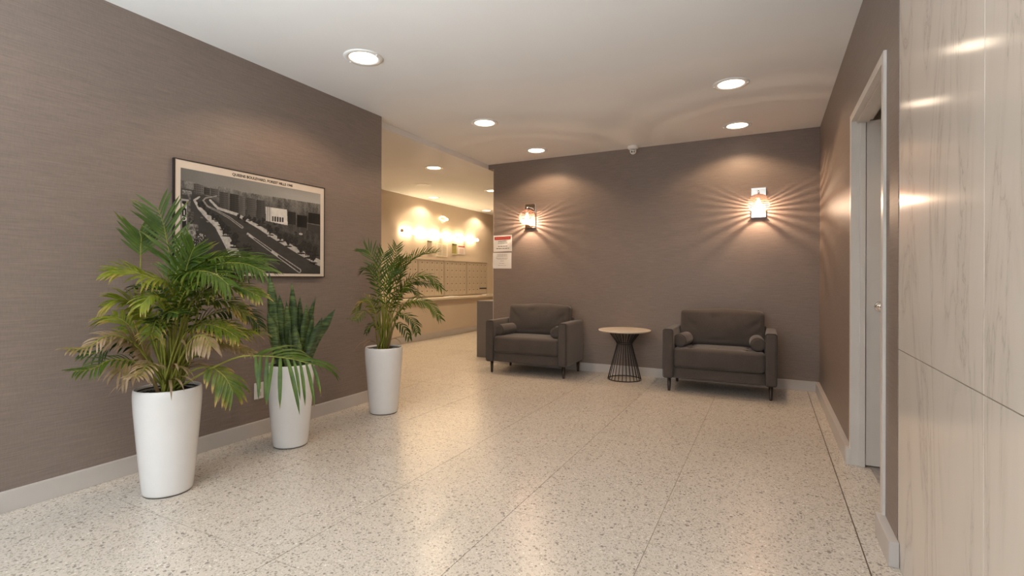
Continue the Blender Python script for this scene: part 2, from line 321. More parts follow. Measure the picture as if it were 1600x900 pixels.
PALM_SMALL=[
 ([(-2.956, 3.361, 0.549), (-2.967, 3.356, 0.897), (-3.011, 3.356, 1.202), (-3.068, 3.338, 1.352), (-3.108, 3.317, 1.396)],'face',0.17,24,'g',0.35),
 ([(-2.947, 3.367, 0.549), (-2.918, 3.381, 0.898), (-2.889, 3.396, 1.174), (-2.87, 3.406, 1.312), (-2.851, 3.416, 1.428)],'face',0.13,24,'g',0.4),
 ([(-2.937, 3.372, 0.549), (-2.889, 3.396, 0.953), (-2.801, 3.442, 1.219), (-2.679, 3.505, 1.341), (-2.546, 3.574, 1.369)],'up2',0.13,28,'g',0.35),
 ([(-2.937, 3.372, 0.549), (-2.865, 3.386, 0.844), (-2.723, 3.414, 1.12), (-2.566, 3.473, 1.164), (-2.449, 3.512, 1.056)],'up',0.15,28,'g',0.35),
 ([(-2.937, 3.372, 0.549), (-2.845, 3.363, 0.791), (-2.688, 3.388, 0.947), (-2.542, 3.441, 0.938), (-2.434, 3.474, 0.811)],'up',0.15,28,'g',0.35),
 ([(-2.956, 3.361, 0.549), (-2.996, 3.341, 0.787), (-3.046, 3.315, 0.93), (-3.105, 3.285, 0.952), (-3.163, 3.254, 0.853)],'up',0.13,20,'t',0.35),
 ([(-2.937, 3.372, 0.549), (-2.822, 3.319, 0.769), (-2.713, 3.319, 0.843), (-2.601, 3.32, 0.794), (-2.555, 3.321, 0.701)],'up',0.12,18,'d',0.35),
 ([(-2.932, 3.374, 0.549), (-2.855, 3.358, 0.682), (-2.797, 3.354, 0.767), (-2.726, 3.368, 0.731), (-2.675, 3.372, 0.647)],'hang',0.1,10,'d',0.4),
 ([(-2.947, 3.367, 0.549), (-2.894, 3.337, 0.901), (-2.842, 3.308, 1.119), (-2.762, 3.327, 1.254), (-2.657, 3.347, 1.307)],'up2',0.14,24,'g',0.35),
 ([(-2.952, 3.364, 0.549), (-2.923, 3.322, 0.9), (-2.932, 3.284, 1.119), (-2.9, 3.278, 1.281), (-2.881, 3.288, 1.362)],'face',0.15,22,'g',0.35),
 ([(-2.937, 3.372, 0.549), (-2.932, 3.431, 0.839), (-2.862, 3.5, 1.034), (-2.765, 3.573, 1.119), (-2.639, 3.638, 1.091)],'up',0.14,24,'d',0.35),
 ([(-2.947, 3.367, 0.549), (-2.931, 3.397, 0.785), (-2.886, 3.443, 1.007), (-2.803, 3.497, 1.063), (-2.715, 3.554, 1.007)],'up',0.14,22,'g',0.35),
 ([(-2.956, 3.361, 0.549), (-3.004, 3.382, 0.784), (-3.059, 3.376, 1.118), (-3.123, 3.366, 1.23), (-3.197, 3.35, 1.202)],'up',0.13,20,'d',0.35),
 ([(-2.956, 3.361, 0.549), (-2.949, 3.32, 0.681), (-2.965, 3.29, 0.748), (-2.989, 3.254, 0.75), (-3.013, 3.219, 0.687)],'up',0.08,12,'d',0.35),
 ([(-2.942, 3.369, 0.549), (-2.855, 3.301, 0.795), (-2.826, 3.226, 1.04), (-2.784, 3.225, 1.173), (-2.738, 3.249, 1.226)],'face',0.13,20,'g',0.35),
 ([(-2.942, 3.369, 0.549), (-2.928, 3.376, 0.842), (-2.889, 3.396, 1.064), (-2.84, 3.422, 1.202), (-2.811, 3.437, 1.312)],'face',0.13,22,'g',0.35),
]
SNAKE=[
 ([(-3.105, 2.357, 1.194), (-3.09, 2.365, 1.051), (-3.072, 2.374, 0.854), (-3.05, 2.386, 0.675), (-3.02, 2.401, 0.531)],0.062),
 ([(-3.07, 2.319, 0.915), (-3.046, 2.331, 0.814), (-3.02, 2.344, 0.681), (-2.993, 2.359, 0.54)],0.058),
 ([(-3.048, 2.398, 1.037), (-3.037, 2.403, 0.898), (-3.026, 2.409, 0.718), (-3.012, 2.416, 0.53)],0.055),
 ([(-2.97, 2.393, 0.994), (-2.963, 2.396, 0.856), (-2.955, 2.401, 0.679), (-2.949, 2.404, 0.537)],0.045),
 ([(-2.945, 2.417, 1.123), (-2.94, 2.42, 0.945), (-2.936, 2.422, 0.722), (-2.935, 2.422, 0.535)],0.052),
 ([(-2.934, 2.479, 1.028), (-2.94, 2.476, 0.852), (-2.95, 2.471, 0.671), (-2.957, 2.467, 0.526)],0.05),
 ([(-2.853, 2.465, 0.981), (-2.857, 2.463, 0.838), (-2.872, 2.455, 0.678), (-2.892, 2.445, 0.535)],0.05),
 ([(-2.845, 2.537, 1.016), (-2.878, 2.519, 0.869), (-2.898, 2.509, 0.688), (-2.925, 2.495, 0.525)],0.042),
 ([(-2.794, 2.473, 0.902), (-2.809, 2.465, 0.787), (-2.828, 2.455, 0.663), (-2.852, 2.443, 0.539)],0.04),
 ([(-2.675, 2.557, 0.934), (-2.738, 2.524, 0.83), (-2.801, 2.491, 0.714), (-2.86, 2.461, 0.535)],0.055),
 ([(-2.709, 2.472, 0.881), (-2.738, 2.457, 0.791), (-2.777, 2.437, 0.686), (-2.831, 2.409, 0.546)],0.05),
 ([(-2.871, 2.377, 0.827), (-2.863, 2.381, 0.722), (-2.86, 2.383, 0.547)],0.045),
 ([(-2.826, 2.378, 0.729), (-2.829, 2.376, 0.655), (-2.833, 2.374, 0.551)],0.04),
 ([(-2.918, 2.33, 0.724), (-2.91, 2.334, 0.646), (-2.898, 2.34, 0.551)],0.04),
 ([(-2.907, 2.369, 0.791), (-2.902, 2.372, 0.686), (-2.897, 2.375, 0.546)],0.042),
 ([(-3.09, 2.398, 0.779), (-3.07, 2.409, 0.652), (-3.037, 2.426, 0.526)],0.045),
]
PRINT={
 'sky':[(0.032, 0.819), (0.097, 0.816), (0.183, 0.797), (0.253, 0.824), (0.378, 0.804), (0.61, 0.807), (0.963, 0.811)],
 'inner':[(0.032, 0.922), (0.963, 0.929), (0.962, 0.034), (0.033, 0.036)],
 'title':[(0.33, 0.953), (0.726, 0.957)],
 'med1':[(0.227, 0.729), (0.165, 0.697), (0.152, 0.672), (0.176, 0.626), (0.236, 0.592), (0.301, 0.548), (0.382, 0.47)],
 'med2':[(0.418, 0.411), (0.611, 0.23), (0.789, 0.067)],
 'swr':[(0.191, 0.682), (0.236, 0.62), (0.348, 0.585), (0.49, 0.489), (0.611, 0.396), (0.789, 0.267), (0.958, 0.158)],
 'swl':[(0.131, 0.698), (0.104, 0.662), (0.131, 0.6), (0.174, 0.538), (0.236, 0.464), (0.301, 0.301), (0.339, 0.203)],
 'bld':[(0.537, 0.697), (0.691, 0.697), (0.697, 0.536), (0.538, 0.557)],
 'cols':[(0.582, 0.612), (0.667, 0.611), (0.667, 0.562), (0.583, 0.561)],
 'mid':[(0.037, 0.64), (0.064, 0.647), (0.065, 0.419), (0.037, 0.415)],
 'midl':[(0.05, 0.596), (0.05, 0.544), (0.05, 0.497)],
 'lot':[(0.388, 0.043), (0.46, 0.09), (0.534, 0.068), (0.545, 0.034)],
 'crowd':[(0.041, 0.408), (0.166, 0.37), (0.166, 0.191), (0.041, 0.183)],
 'trees':[(0.339, 0.379), (0.418, 0.268), (0.292, 0.444), (0.263, 0.468), (0.209, 0.545), (0.227, 0.534), (0.131, 0.634), (0.157, 0.619), (0.616, 0.483), (0.721, 0.408), (0.827, 0.353), (0.49, 0.534), (0.428, 0.569)],
 'rb':[(0.852, 0.584), (0.964, 0.576), (0.964, 0.471), (0.852, 0.509)],
}

# ------------------------------------------------------------------ helpers
def T(loc=(0, 0, 0), rot=(0, 0, 0)):
    from mathutils import Euler
    return Matrix.Translation(Vector(loc)) @ Euler(rot).to_matrix().to_4x4()
def bx(bm, x0, x1, y0, y1, z0, z1, mi=0, bev=0.0):
    b2 = bmesh.new(); bmesh.ops.create_cube(b2, size=1)
    for v in b2.verts:
        v.co = Vector(((x0 + x1) / 2 + v.co.x * (x1 - x0), (y0 + y1) / 2 + v.co.y * (y1 - y0), (z0 + z1) / 2 + v.co.z * (z1 - z0)))
    if bev: bmesh.ops.bevel(b2, geom=b2.edges[:], offset=bev, segments=2, affect='EDGES', profile=.6)
    merge(bm, b2, mi=mi)
def merge(bm, b2, mat=None, mi=None, smooth=False):
    mp = {}
    for v in b2.verts: mp[v] = bm.verts.new(mat @ v.co if mat else v.co)
    for f in b2.faces:
        try: nf = bm.faces.new([mp[v] for v in f.verts])
        except ValueError: continue
        nf.material_index = f.material_index if mi is None else mi
        nf.smooth = f.smooth or smooth
    b2.free()
def lathe(bm, prof, seg=48, loc=(0, 0, 0), mi=0, rot=(0, 0, 0), cap=True, flat_ends=True):
    b2 = bmesh.new(); rings = []
    for r, z in prof:
        rings.append([b2.verts.new((r * math.cos(2 * PI * k / seg), r * math.sin(2 * PI * k / seg), z)) for k in range(seg)] if r > 1e-6 else [b2.verts.new((0, 0, z))])
    for a, c in zip(rings, rings[1:]):
        for k in range(seg):
            k2 = (k + 1) % seg
            if len(a) == 1 and len(c) == 1: continue
            if len(a) == 1: q = [a[0], c[k2], c[k]]
            elif len(c) == 1: q = [a[k], a[k2], c[0]]
            else: q = [a[k], a[k2], c[k2], c[k]]
            f = b2.faces.new(q); f.smooth = len(a) > 1 and len(c) > 1 and abs(a[0].co.z - c[0].co.z) > 1e-7 or not flat_ends
    if cap:
        if len(rings[0]) > 1: b2.faces.new(rings[0][::-1])
        if len(rings[-1]) > 1: b2.faces.new(rings[-1])
    bmesh.ops.recalc_face_normals(b2, faces=b2.faces[:])
    merge(bm, b2, T(loc, rot), mi=mi)
def tube(bm, pts, r, seg=8, mi=0, closed=False, cap=True):
    pts = [Vector(p) for p in pts]; n = len(pts); rings = []; b2 = bmesh.new()
    rr = r if isinstance(r, (list, tuple)) else [r] * n
    prev = None
    for i, p in enumerate(pts):
        if closed: t = pts[(i + 1) % n] - pts[i - 1]
        else: t = pts[min(i + 1, n - 1)] - pts[max(i - 1, 0)]
        t.normalize()
        if prev is None: a = t.orthogonal().normalized()
        else: a = (prev - t * prev.dot(t)); a = a.normalized() if a.length > 1e-6 else t.orthogonal().normalized()
        prev = a; c = t.cross(a)
        rings.append([b2.verts.new(p + (a * math.cos(2 * PI * k / seg) + c * math.sin(2 * PI * k / seg)) * rr[i]) for k in range(seg)])
    m_ = n if closed else n - 1
    for i in range(m_):
        A, B = rings[i], rings[(i + 1) % n]
        for k in range(seg):
            f = b2.faces.new([A[k], A[(k + 1) % seg], B[(k + 1) % seg], B[k]]); f.smooth = True
    if not closed and cap:
        b2.faces.new(rings[0][::-1]); b2.faces.new(rings[-1])
    bmesh.ops.recalc_face_normals(b2, faces=b2.faces[:])
    merge(bm, b2, mi=mi)
def soft_box(bm, sx, sy, sz, r, n=10, puff=(0, 0, 0), mat=None, fn=None, mi=0):
    """box with rounded edges; puff bulges each pair of faces outward"""
    b2 = bmesh.new(); bmesh.ops.create_cube(b2, size=2)
    bmesh.ops.subdivide_edges(b2, edges=b2.edges[:], cuts=n, use_grid_fill=True)
    h = Vector((sx / 2, sy / 2, sz / 2))
    for v in b2.verts:
        u = v.co.copy()
        # push samples towards the edges so the rounding is well resolved
        e = Vector([math.copysign(abs(c) ** 0.75, c) for c in u])
        p = Vector((e.x * h.x, e.y * h.y, e.z * h.z))
        inn = Vector([max(-(h[i] - r), min(h[i] - r, p[i])) for i in range(3)])
        dd = p - inn
        if dd.length > 1e-9: p = inn + dd.normalized() * r
        for i in range(3):
            j, k = (i + 1) % 3, (i + 2) % 3
            w = (1 - min(1, abs(p[j] / h[j])) ** 2.2) * (1 - min(1, abs(p[k] / h[k])) ** 2.2)
            p[i] += puff[i] * w * (p[i] / h[i])
        if fn: p = fn(p)
        v.co = p
    for f in b2.faces: f.smooth = True
    bmesh.ops.recalc_face_normals(b2, faces=b2.faces[:])
    merge(bm, b2, mat, mi=mi)
def obj(name, bm, mats, parent=None, loc=None):
    me = bpy.data.meshes.new(name); bm.to_mesh(me); bm.free()
    if not isinstance(mats, (list, tuple)): mats = [mats]
    for k in mats: me.materials.append(M[k])
    o = bpy.data.objects.new(name, me); COL.objects.link(o)
    if parent: o.parent = parent
    if loc: o.location = loc
    return o
def tag(o, label, cat, group=None):
    o['label'] = label; o['category'] = cat
    if group: o['group'] = group
    return o
def thing(name, label, cat, loc=(0, 0, 0), rz=0, group=None):
    o = bpy.data.objects.new(name, None); COL.objects.link(o)
    o.empty_display_size = .1; o.location = loc; o.rotation_euler = (0, 0, rz)
    return tag(o, label, cat, group)
def struct(name, bm, mats, parent=None):
    o = obj(name, bm, mats, parent)
    if not parent: o['kind'] = 'structure'
    return o
def dup(root, loc, rz, label, group=None):
    r = root.copy(); COL.objects.link(r); r.location = loc; r.rotation_euler = (0, 0, rz); r['label'] = label
    if group: r['group'] = group
    for ch in list(root.children):
        c = ch.copy(); COL.objects.link(c); c.parent = r
        for g in list(ch.children):
            d = g.copy(); COL.objects.link(d); d.parent = c
    return r
def B(): return bmesh.new()
def part_box(name, parent, mat, x0, x1, y0, y1, z0, z1, bev=0.0):
    b_ = B(); bx(b_, x0, x1, y0, y1, z0, z1, bev=bev); return obj(name, b_, mat, parent)
_glyph = {}
def text_mesh(name, body, size, mat, parent, loc, axes, depth=0.0006, align='CENTER', spacing=1.0, bold=0.0):
    """real lettering: axes = (right, up, out) unit vectors"""
    cu = bpy.data.curves.new('lettering', 'FONT'); cu.body = body; cu.size = size; cu.align_x = align; cu.align_y = 'CENTER'
    cu.extrude = depth / 2; cu.space_character = spacing; cu.resolution_u = 3; cu.offset = bold
    to = bpy.data.objects.new('lettering', cu); COL.objects.link(to)
    bpy.context.view_layer.update()
    me = bpy.data.meshes.new_from_object(to.evaluated_get(bpy.context.evaluated_depsgraph_get()))
    bpy.data.objects.remove(to)
    me.name = name; me.materials.clear(); me.materials.append(M[mat])
    mx = Matrix((Vector(axes[0]), Vector(axes[1]), Vector(axes[2]))).transposed().to_4x4(); mx.translation = Vector(loc)
    me.transform(mx)
    o = bpy.data.objects.new(name, me); COL.objects.link(o); o.parent = parent
    return o

# ------------------------------------------------------------------ floor: terrazzo panels between thin divider strips
b_ = B(); bx(b_, XM - .1, 2.0, YF - .3, MY1 + .1, -.06, -.004)
floor = struct('floor', b_, 'joint')
XE = [-5.80, -4.95, -4.18, -3.38, -2.59, -1.79, -1.12, -.46, .357]
YE = [-2.5, -1.70, -.94, -.18, .60, 1.385, 2.222, 2.985, 3.755, 4.52, 5.28, 6.06, 6.85, 7.65, 8.45, 9.25, 10.05, 10.85, 11.6]
g = .0014
for i in range(len(XE) - 1):
    for j in range(len(YE) - 1):
        xa, xb, ya, yb = XE[i], XE[i + 1], YE[j], YE[j + 1]
        if XE[i + 1] <= -3.38 and yb <= 2.3: continue
        if xa >= -1.9 and ya >= 6.0: continue
        if j == 11 and xa >= -3.4: continue
        b_ = B(); bx(b_, xa + g, xb - g, ya + g, yb - g, -.02, 0)
        obj('terrazzo_panel', b_, 'terrazzo', floor)
for ya, yb in zip([-2.5, -.9, .6, 2.10, 3.0, 4.19, 5.35], [-.9, .6, 2.10, 3.0, 4.19, 5.35, 6.05]):
    b_ = B(); bx(b_, XE[-1] + .004, .556, ya + .0012, yb - .0012, -.02, 0); obj('terrazzo_panel', b_, 'terrazzo', floor)

b_ = B(); bx(b_, XE[-1] - .0014, XE[-1] + .004, YF, 6.0, -.01, -.001); obj('border_joint', b_, 'dark_joint', floor)

# ------------------------------------------------------------------ walls and ceilings
b_ = B(); bx(b_, XL - .106, XL, YF - .1, YL, -.02, H + .02); struct('wall_left', b_, 'wall')
b_ = B(); bx(b_, XL - .022, XR + .1, YB, YB + .15, -.02, HM)
bx(b_, XF, XR + .1, YB, YB + .15, HM - .0, H + .02)
struct('wall_back', b_, 'wall')
DY0, DY1, DZ = 2.80, 3.745, 2.125      # doorway in the right wall
b_ = B()
bx(b_, XR, XR + .12, DY1 + .043, YB + .02, -.02, H + .02)
bx(b_, XR, XR + .12, 2.522, DY0 - .043, -.02, H + .02)
bx(b_, XR, XR + .12, DY0 - .043, DY1 + .043, DZ + .043, H + .02)
struct('wall_right', b_, 'wall')
# marble cladding: slabs with a fine joint
b_ = B(); bx(b_, XR + .012, XR + .12, YF - .1, 2.518, -.02, H + .02)
mw = struct('wall_marble', b_, 'marble_joint')
for ya, yb in ((1.62, 2.521), (.70, 1.617), (-.22, .697), (-1.14, -.223), (-2.5, -1.143)):
    for za, zb in ((.0, .868), (.871, H)):
        b_ = B(); bx(b_, XR + .002, XR + .03, ya, yb, za, zb, bev=.0008); obj('marble_slab', b_, 'marble', mw)
# ceilings
b_ = B(); bx(b_, XF, XR + .15, YF - .1, YB + .15, H, H + .12); struct('ceiling', b_, 'ceiling')
b_ = B(); bx(b_, XM - .1, XF, MY0, MY1 + .1, HM, HM + .18)
bx(b_, XF, -1.4, YB + .1501, MY1 + .1, HM, HM + .18); struct('ceiling_mail_hall', b_, 'ceiling')
# mail hall walls
b_ = B(); bx(b_, XM - .12, XM - .0005, MY0, MY1 + .1, .7349, HM + .1)
struct('wall_mail_hall', b_, 'mail_wall')
b_ = B(); bx(b_, XM - .12, XM + .115, MY0, MY1 + .1, -.02, .7349); struct('wall_mail_lower', b_, 'mail_wall')
b_ = B(); bx(b_, XM, -1.4, MY1, MY1 + .1, -.02, HM + .1); struct('wall_far', b_, 'mail_wall')
b_ = B(); bx(b_, XM, XF, MY0 - .1, MY0, -.02, HM + .1); struct('wall_near', b_, 'mail_wall')
b_ = B(); bx(b_, -1.5, -1.4, YB + .15, MY1, -.02, HM + .1); struct('wall_inner', b_, 'mail_wall')
b_ = B(); bx(b_, XM, XM + .128, MY0, MY1, 0, .115, bev=.003); struct('baseboard_mail_hall', b_, 'base')
# entrance front behind the camera: glazed
b_ = B()
bx(b_, XL - .1, XR + .12, YF - .1, YF, -.02, .12); bx(b_, XL - .1, XR + .12, YF - .1, YF, 2.55, H + .02)
bx(b_, XL - .1, -3.1, YF - .1, YF, .12, 2.55); bx(b_, .25, XR + .12, YF - .1, YF, .12, 2.55)
struct('wall_front', b_, 'wall')
b_ = B()
for x in (-3.1, -2.0, -.9, .2):
    bx(b_, x, x + .05, YF - .08, YF - .02, .12, 2.55)
bx(b_, -3.1, .25, YF - .08, YF - .02, .12, .17); bx(b_, -3.1, .25, YF - .08, YF - .02, 2.5, 2.55)
w1 = struct('window_1', b_, 'chrome')
for x in (-3.05, -1.95, -.85):
    part_box('pane', w1, 'window', x, x + 1.05, YF - .055, YF - .047, .17, 2.5)
# baseboards
BT, BH = .024, .102
b_ = B(); bx(b_, XL, XL + BT, YF, YL, 0, BH, bev=.003); struct('baseboard_left', b_, 'base')
b_ = B(); bx(b_, XL - .02, XR, YB - BT, YB, 0, BH, bev=.003); struct('baseboard_back', b_, 'base')
b_ = B(); bx(b_, XR - .034, XR + .001, DY1 + .028, YB - BT, 0, BH, bev=.003)
bx(b_, XR - .034, XR + .001, 2.49, DY0 - .02, 0, BH, bev=.003)
struct('baseboard_right', b_, 'base')
b_ = B(); bx(b_, XL - .0235, XL - .0195, YB - .002, YB + .1505, 0, HM)   # pale corner bead at the wall end
struct('trim_1', b_, 'mail_wall')
b_ = B(); bx(b_, XF - .002, XF + .004, YL - .1, YB - .0005, HM, H); struct('trim_2', b_, 'ceiling')

# ------------------------------------------------------------------ doorway on the right with its side door
b_ = B()
cw = .045
bx(b_, XR - .012, XR + .064, DY1, DY1 + cw, 0, DZ + cw, bev=.002)          # far jamb
bx(b_, XR - .012, XR + .10, DY0 - cw, DY0, 0, DZ + cw, bev=.002)          # near jamb
bx(b_, XR - .0119, XR + .10, DY0, DY1, DZ, DZ + cw, bev=.002)             # head
bx(b_, XR + .034, XR + .064, DY1 - .010, DY1, 0, DZ - .0, bev=.002)                   # stops
bx(b_, XR + .02, XR + .08, DY0, DY0 + .012, 0, DZ)
bx(b_, XR + .02, XR + .08, DY0, DY1, DZ - .012, DZ)
bx(b_, XR - .034, XR - .006, DY1 - .0, DY1 + cw, 0, .104, bev=.002)       # plinth block
d1 = struct('door_1', b_, 'frame_paint')
# the door leaf stands open into the side passage, seen nearly face on
lf = part_box('door_leaf', d1, 'door', XR + .068, XR + .98, DY1 + .002, DY1 + .042, .012, DZ - .004, bev=.002)
b_ = B(); lathe(b_, [(0, 0), (.032, 0), (.033, .004), (.028, .010), (.012, .014), (.011, .030), (.024, .036), (.029, .048), (.026, .060), (.015, .068), (0, .069)], 24, rot=(PI / 2, 0, 0))
kn = obj('door_knob', b_, 'chrome', lf, (XR + .140, DY1 + .002, .985))
kn['label'] = 'polished metal knob'
b_ = B(); bx(b_, XR + .10, 2.0, DY0 - .3, DY0 - .2, -.02, DZ + .3); bx(b_, 1.9, 2.0, DY0 - .2, DY1 + .3, -.02, DZ + .3)
bx(b_, XR + .12, 1.9, DY1 + .2, DY1 + .3, -.02, DZ + .3)
struct('wall_passage', b_, 'mail_wall')
b_ = B(); bx(b_, XR + .12, 1.9, DY0 - .2, DY1 + .2, DZ + .1, DZ + .2); struct('ceiling_passage', b_, 'ceiling')
b_ = B(); bx(b_, XR + .101, 1.9, DY0 - .2, DY1 + .2, -.01, .003); struct('floor_passage', b_, 'threshold')
th = B(); bx(th, XR + .092, XR + .101, DY0 + .0, DY1 - .0, -.003, .006, bev=.001); struct('trim_3', th, 'threshold')

# ------------------------------------------------------------------ ceiling fixtures
def downlight(label, loc, group, lens='lens', r=.098, dim=1.0):
    t = thing('downlight', label, 'ceiling light', loc, 0, group)
    b_ = B(); lathe(b_, [(r, .006), (r, -.004), (r + .012, -.008), (r + .036, -.005), (r + .038, 0), (r + .038, .004)], 48, cap=False); obj('trim_ring', b_, 'white', t)
    b_ = B(); lathe(b_, [(0, -.003), (r * .6, -.0035), (r, -.002)], 48, cap=False)
    for f in b_.faces: f.normal_flip() if f.normal.z > 0 else None
    obj('lens', b_, lens, t)
    l = bpy.data.lights.new('beam', 'SPOT'); l.energy = (SPOT_L if lens == 'lens' else SPOT_M) * dim; l.color = (1.0, .70, .44) if lens == 'lens' else (1.0, .76, .50)
    l.spot_size = math.radians(140); l.spot_blend = .35; l.shadow_soft_size = .05
    lo = bpy.data.objects.new('beam', l); lo.location = (0, 0, -.02); COL.objects.link(lo); lo.parent = t
    for s in (-1, 1): part_box('spring_clip', t, 'white', s * (r + .026) - .007, s * (r + .026) + .007, -.006, .006, -.012, -.004, bev=.002)
    return t
LG = 'round recessed downlights in the lobby ceiling'
downlight('large bright downlight over the framed street picture, nearest on the left', (-2.546, 2.686, H), LG)
downlight('bright round downlight second in the left ceiling row, above the opening', (-2.531, 4.366, H), LG)
downlight('bright round downlight farthest in the left row, above the left armchair', (-2.511, 5.590, H), LG)
downlight('bright round downlight in the right ceiling row, nearer the camera of the two', (-.270, 4.379, H), LG)
downlight('bright round downlight in the right row, next to the wall above the right sconce', (-.285, 5.595, H), LG)
for x, y in ((-2.546, .95), (-2.546, -.9), (-.28, .95), (-.28, -.9)):  # unseen fixtures added to light the lobby from behind the camera
    downlight('added unseen lobby downlight behind the photographer, ' + ('nearer ' if y > 0 else 'farther ') + ('by the left wall' if x < -1 else 'by the marble wall'), (x, y, H), 'unseen downlights behind the photographer', dim=.15)
downlight('small unseen downlight added inside the side passage to brighten the door', (XR + .62, 3.18, DZ + .1), None, 'lens', .06, .22)  # unseen lamp added so the door leaf does not stay dark
MG = 'round downlights in the mail hall ceiling'
downlight('round mail hall downlight nearest the ceiling step, left of the step end', (-4.026, 5.585, HM), MG, 'lens_mail', .09)
downlight('round mail hall downlight close above the beige wall, left of the loop fixture', (-5.52, 7.645, HM), MG, 'lens_mail', .085, 0.6)
downlight('farthest round mail hall downlight, above the right end of the mailboxes', (-5.52, 9.631, HM), MG, 'lens_mail', .085, 0.6)
downlight('round mail hall downlight half hidden behind the end of the back wall', (-4.19, 7.496, HM), MG, 'lens_mail', .09)
for x, y in ((-5.52, 5.6), (-4.1, 9.5)):
    downlight('round mail hall downlight hidden ' + ('behind the left wall' if y < 8 else 'behind the end of the back wall'), (x, y, HM), 'hidden mail hall downlights', 'lens_mail', .09)
b_ = B(); lathe(b_, [(0, -.012), (.09, -.013), (.105, -.009), (.108, -.004), (.125, -.006), (.135, -.003), (.137, 0)], 40, cap=False)
v = obj('ceiling_vent', b_, 'white', None, (-4.905, 6.495, HM)); tag(v, 'flat round white vent cover without light on the mail hall ceiling', 'ceiling vent')
# security camera
t = thing('security_camera', 'small white turret security camera where ceiling meets the back wall', 'camera', (-1.418, 5.93, H))
b_ = B(); lathe(b_, [(0, 0), (.062, 0), (.064, -.006), (.060, -.026), (.050, -.034), (.035, -.036)], 32, cap=False); obj('mount', b_, 'white', t)
b_ = B(); bmesh.ops.create_uvsphere(b_, u_segments=24, v_segments=16, radius=.038)
for f in b_.faces: f.smooth = True
ball = obj('camera_ball', b_, 'white', t, (0, 0, -.056))
dv = Vector((.2, -.86, -.42)).normalized(); q = dv.to_track_quat('Z', 'Y').to_matrix()
for sx, rr in ((-.013, .0085), (.012, .0065)):
    b2 = B(); lathe(b2, [(0, 0), (rr * .6, .003), (rr, .002), (rr * 1.15, 0)], 16, cap=False)
    b_ = B(); merge(b_, b2, T(q @ Vector((sx, 0, .036))) @ q.to_4x4()); obj('camera_lens', b_, 'black', ball)
b_ = B(); tube(b_, [(q @ Vector((.024 * math.cos(a), .006 + .022 * math.sin(a), .034))) for a in np.linspace(.3, PI - .3, 9)], .0022, 6)
obj('hood_seam', b_, 'dark', ball)

# ------------------------------------------------------------------ wall sconces
def sconce(label, x):
    t = thing('wall_sconce', label, 'wall lamp', (x, YB, 1.965), 0, 'wall sconces with ribbed glass globes')
    b_ = B(); bx(b_, -.071, .071, -.018, -.001, -.158, .158, bev=.002); pl = obj('back_plate', b_, 'chrome', t)
    for z in (.150, -.158): part_box('plate_lip', pl, 'chrome', -.071, .071, -.040, -.018, z, z + .008, bev=.001)
    b_ = B(); tube(b_, [(0, -.018, .110), (0, -.06, .112), (0, -.102, .112), (0, -.115, .104), (0, -.118, .092), (0, -.118, .070)], .008, 12)
    obj('arm', b_, 'chrome', t)
    b_ = B(); lathe(b_, [(0, .078), (.022, .078), (.024, .070), (.024, .040), (.018, .030), (0, .030)], 24, loc=(0, -.118, 0)); obj('socket', b_, 'chrome', t)
    C_ = Vector((0, -.118, -.02)); ra, rz_ = .104, .098
    prof = [(ra * math.cos(a), rz_ * math.sin(a)) for a in np.linspace(-PI / 2 + .02, PI / 2 - .28, 30)]
    b_ = B(); lathe(b_, prof, 48, loc=C_, cap=False); gl = obj('globe', b_, 'glass', t)
    for a in np.linspace(-1.18, 1.12, 13):
        b_ = B(); R_ = (ra + .001) * math.cos(a); z = (rz_ + .001) * math.sin(a)
        tube(b_, [C_ + Vector((R_ * math.cos(k), R_ * math.sin(k), z)) for k in np.linspace(0, 2 * PI, 41)[:-1]], .0046, 6, closed=True)
        obj('rib', b_, 'rib', gl)
    b_ = B(); lathe(b_, [(0, .030), (.013, .028), (.014, .012), (.026, -.012), (.030, -.030), (.026, -.050), (.014, -.063), (0, -.066)], 24, loc=(0, -.118, 0)); obj('bulb', b_, 'bulb', t)
    l = bpy.data.lights.new('bulb_light', 'POINT'); l.energy = SCONCE_W; l.color = (1.0, .74, .52); l.shadow_soft_size = .005
    lo = bpy.data.objects.new('bulb_light', l); lo.location = (0, -.118, -.072); COL.objects.link(lo); lo.parent = t
sconce('glowing ribbed glass globe sconce near the opening, above the left armchair', -2.780)
sconce('glowing ribbed glass globe sconce on chrome plate above the right armchair', -.095)

# ------------------------------------------------------------------ framed street picture on the left wall
PY0, PY1, PZ0, PZ1 = 1.832, 3.032, 1.155, 1.900
pw, ph = PY1 - PY0, PZ1 - PZ0
t = thing('framed_picture', 'large framed black and white street photograph with cream border on left wall', 'picture', (XL + .001, (PY0 + PY1) / 2, PZ0))
def pic(u, v, out=0): return (out, (u - .5) * pw, v * ph)
b_ = B(); e = .006
bx(b_, 0, .022, -pw / 2, -pw / 2 + e, 0, ph); bx(b_, 0, .022, pw / 2 - e, pw / 2, 0, ph)
bx(b_, 0, .022, -pw / 2 + e, pw / 2 - e, 0, e); bx(b_, 0, .022, -pw / 2 + e, pw / 2 - e, ph - e, ph); bx(b_, 0, .012, -pw / 2 + e, pw / 2 - e, e, ph - e)
obj('picture_frame', b_, 'picture_frame', t)
b_ = B(); bx(b_, .012, .018, -pw / 2 + e, pw / 2 - e, e, ph - e); obj('print_border', b_, 'mat_card', t)
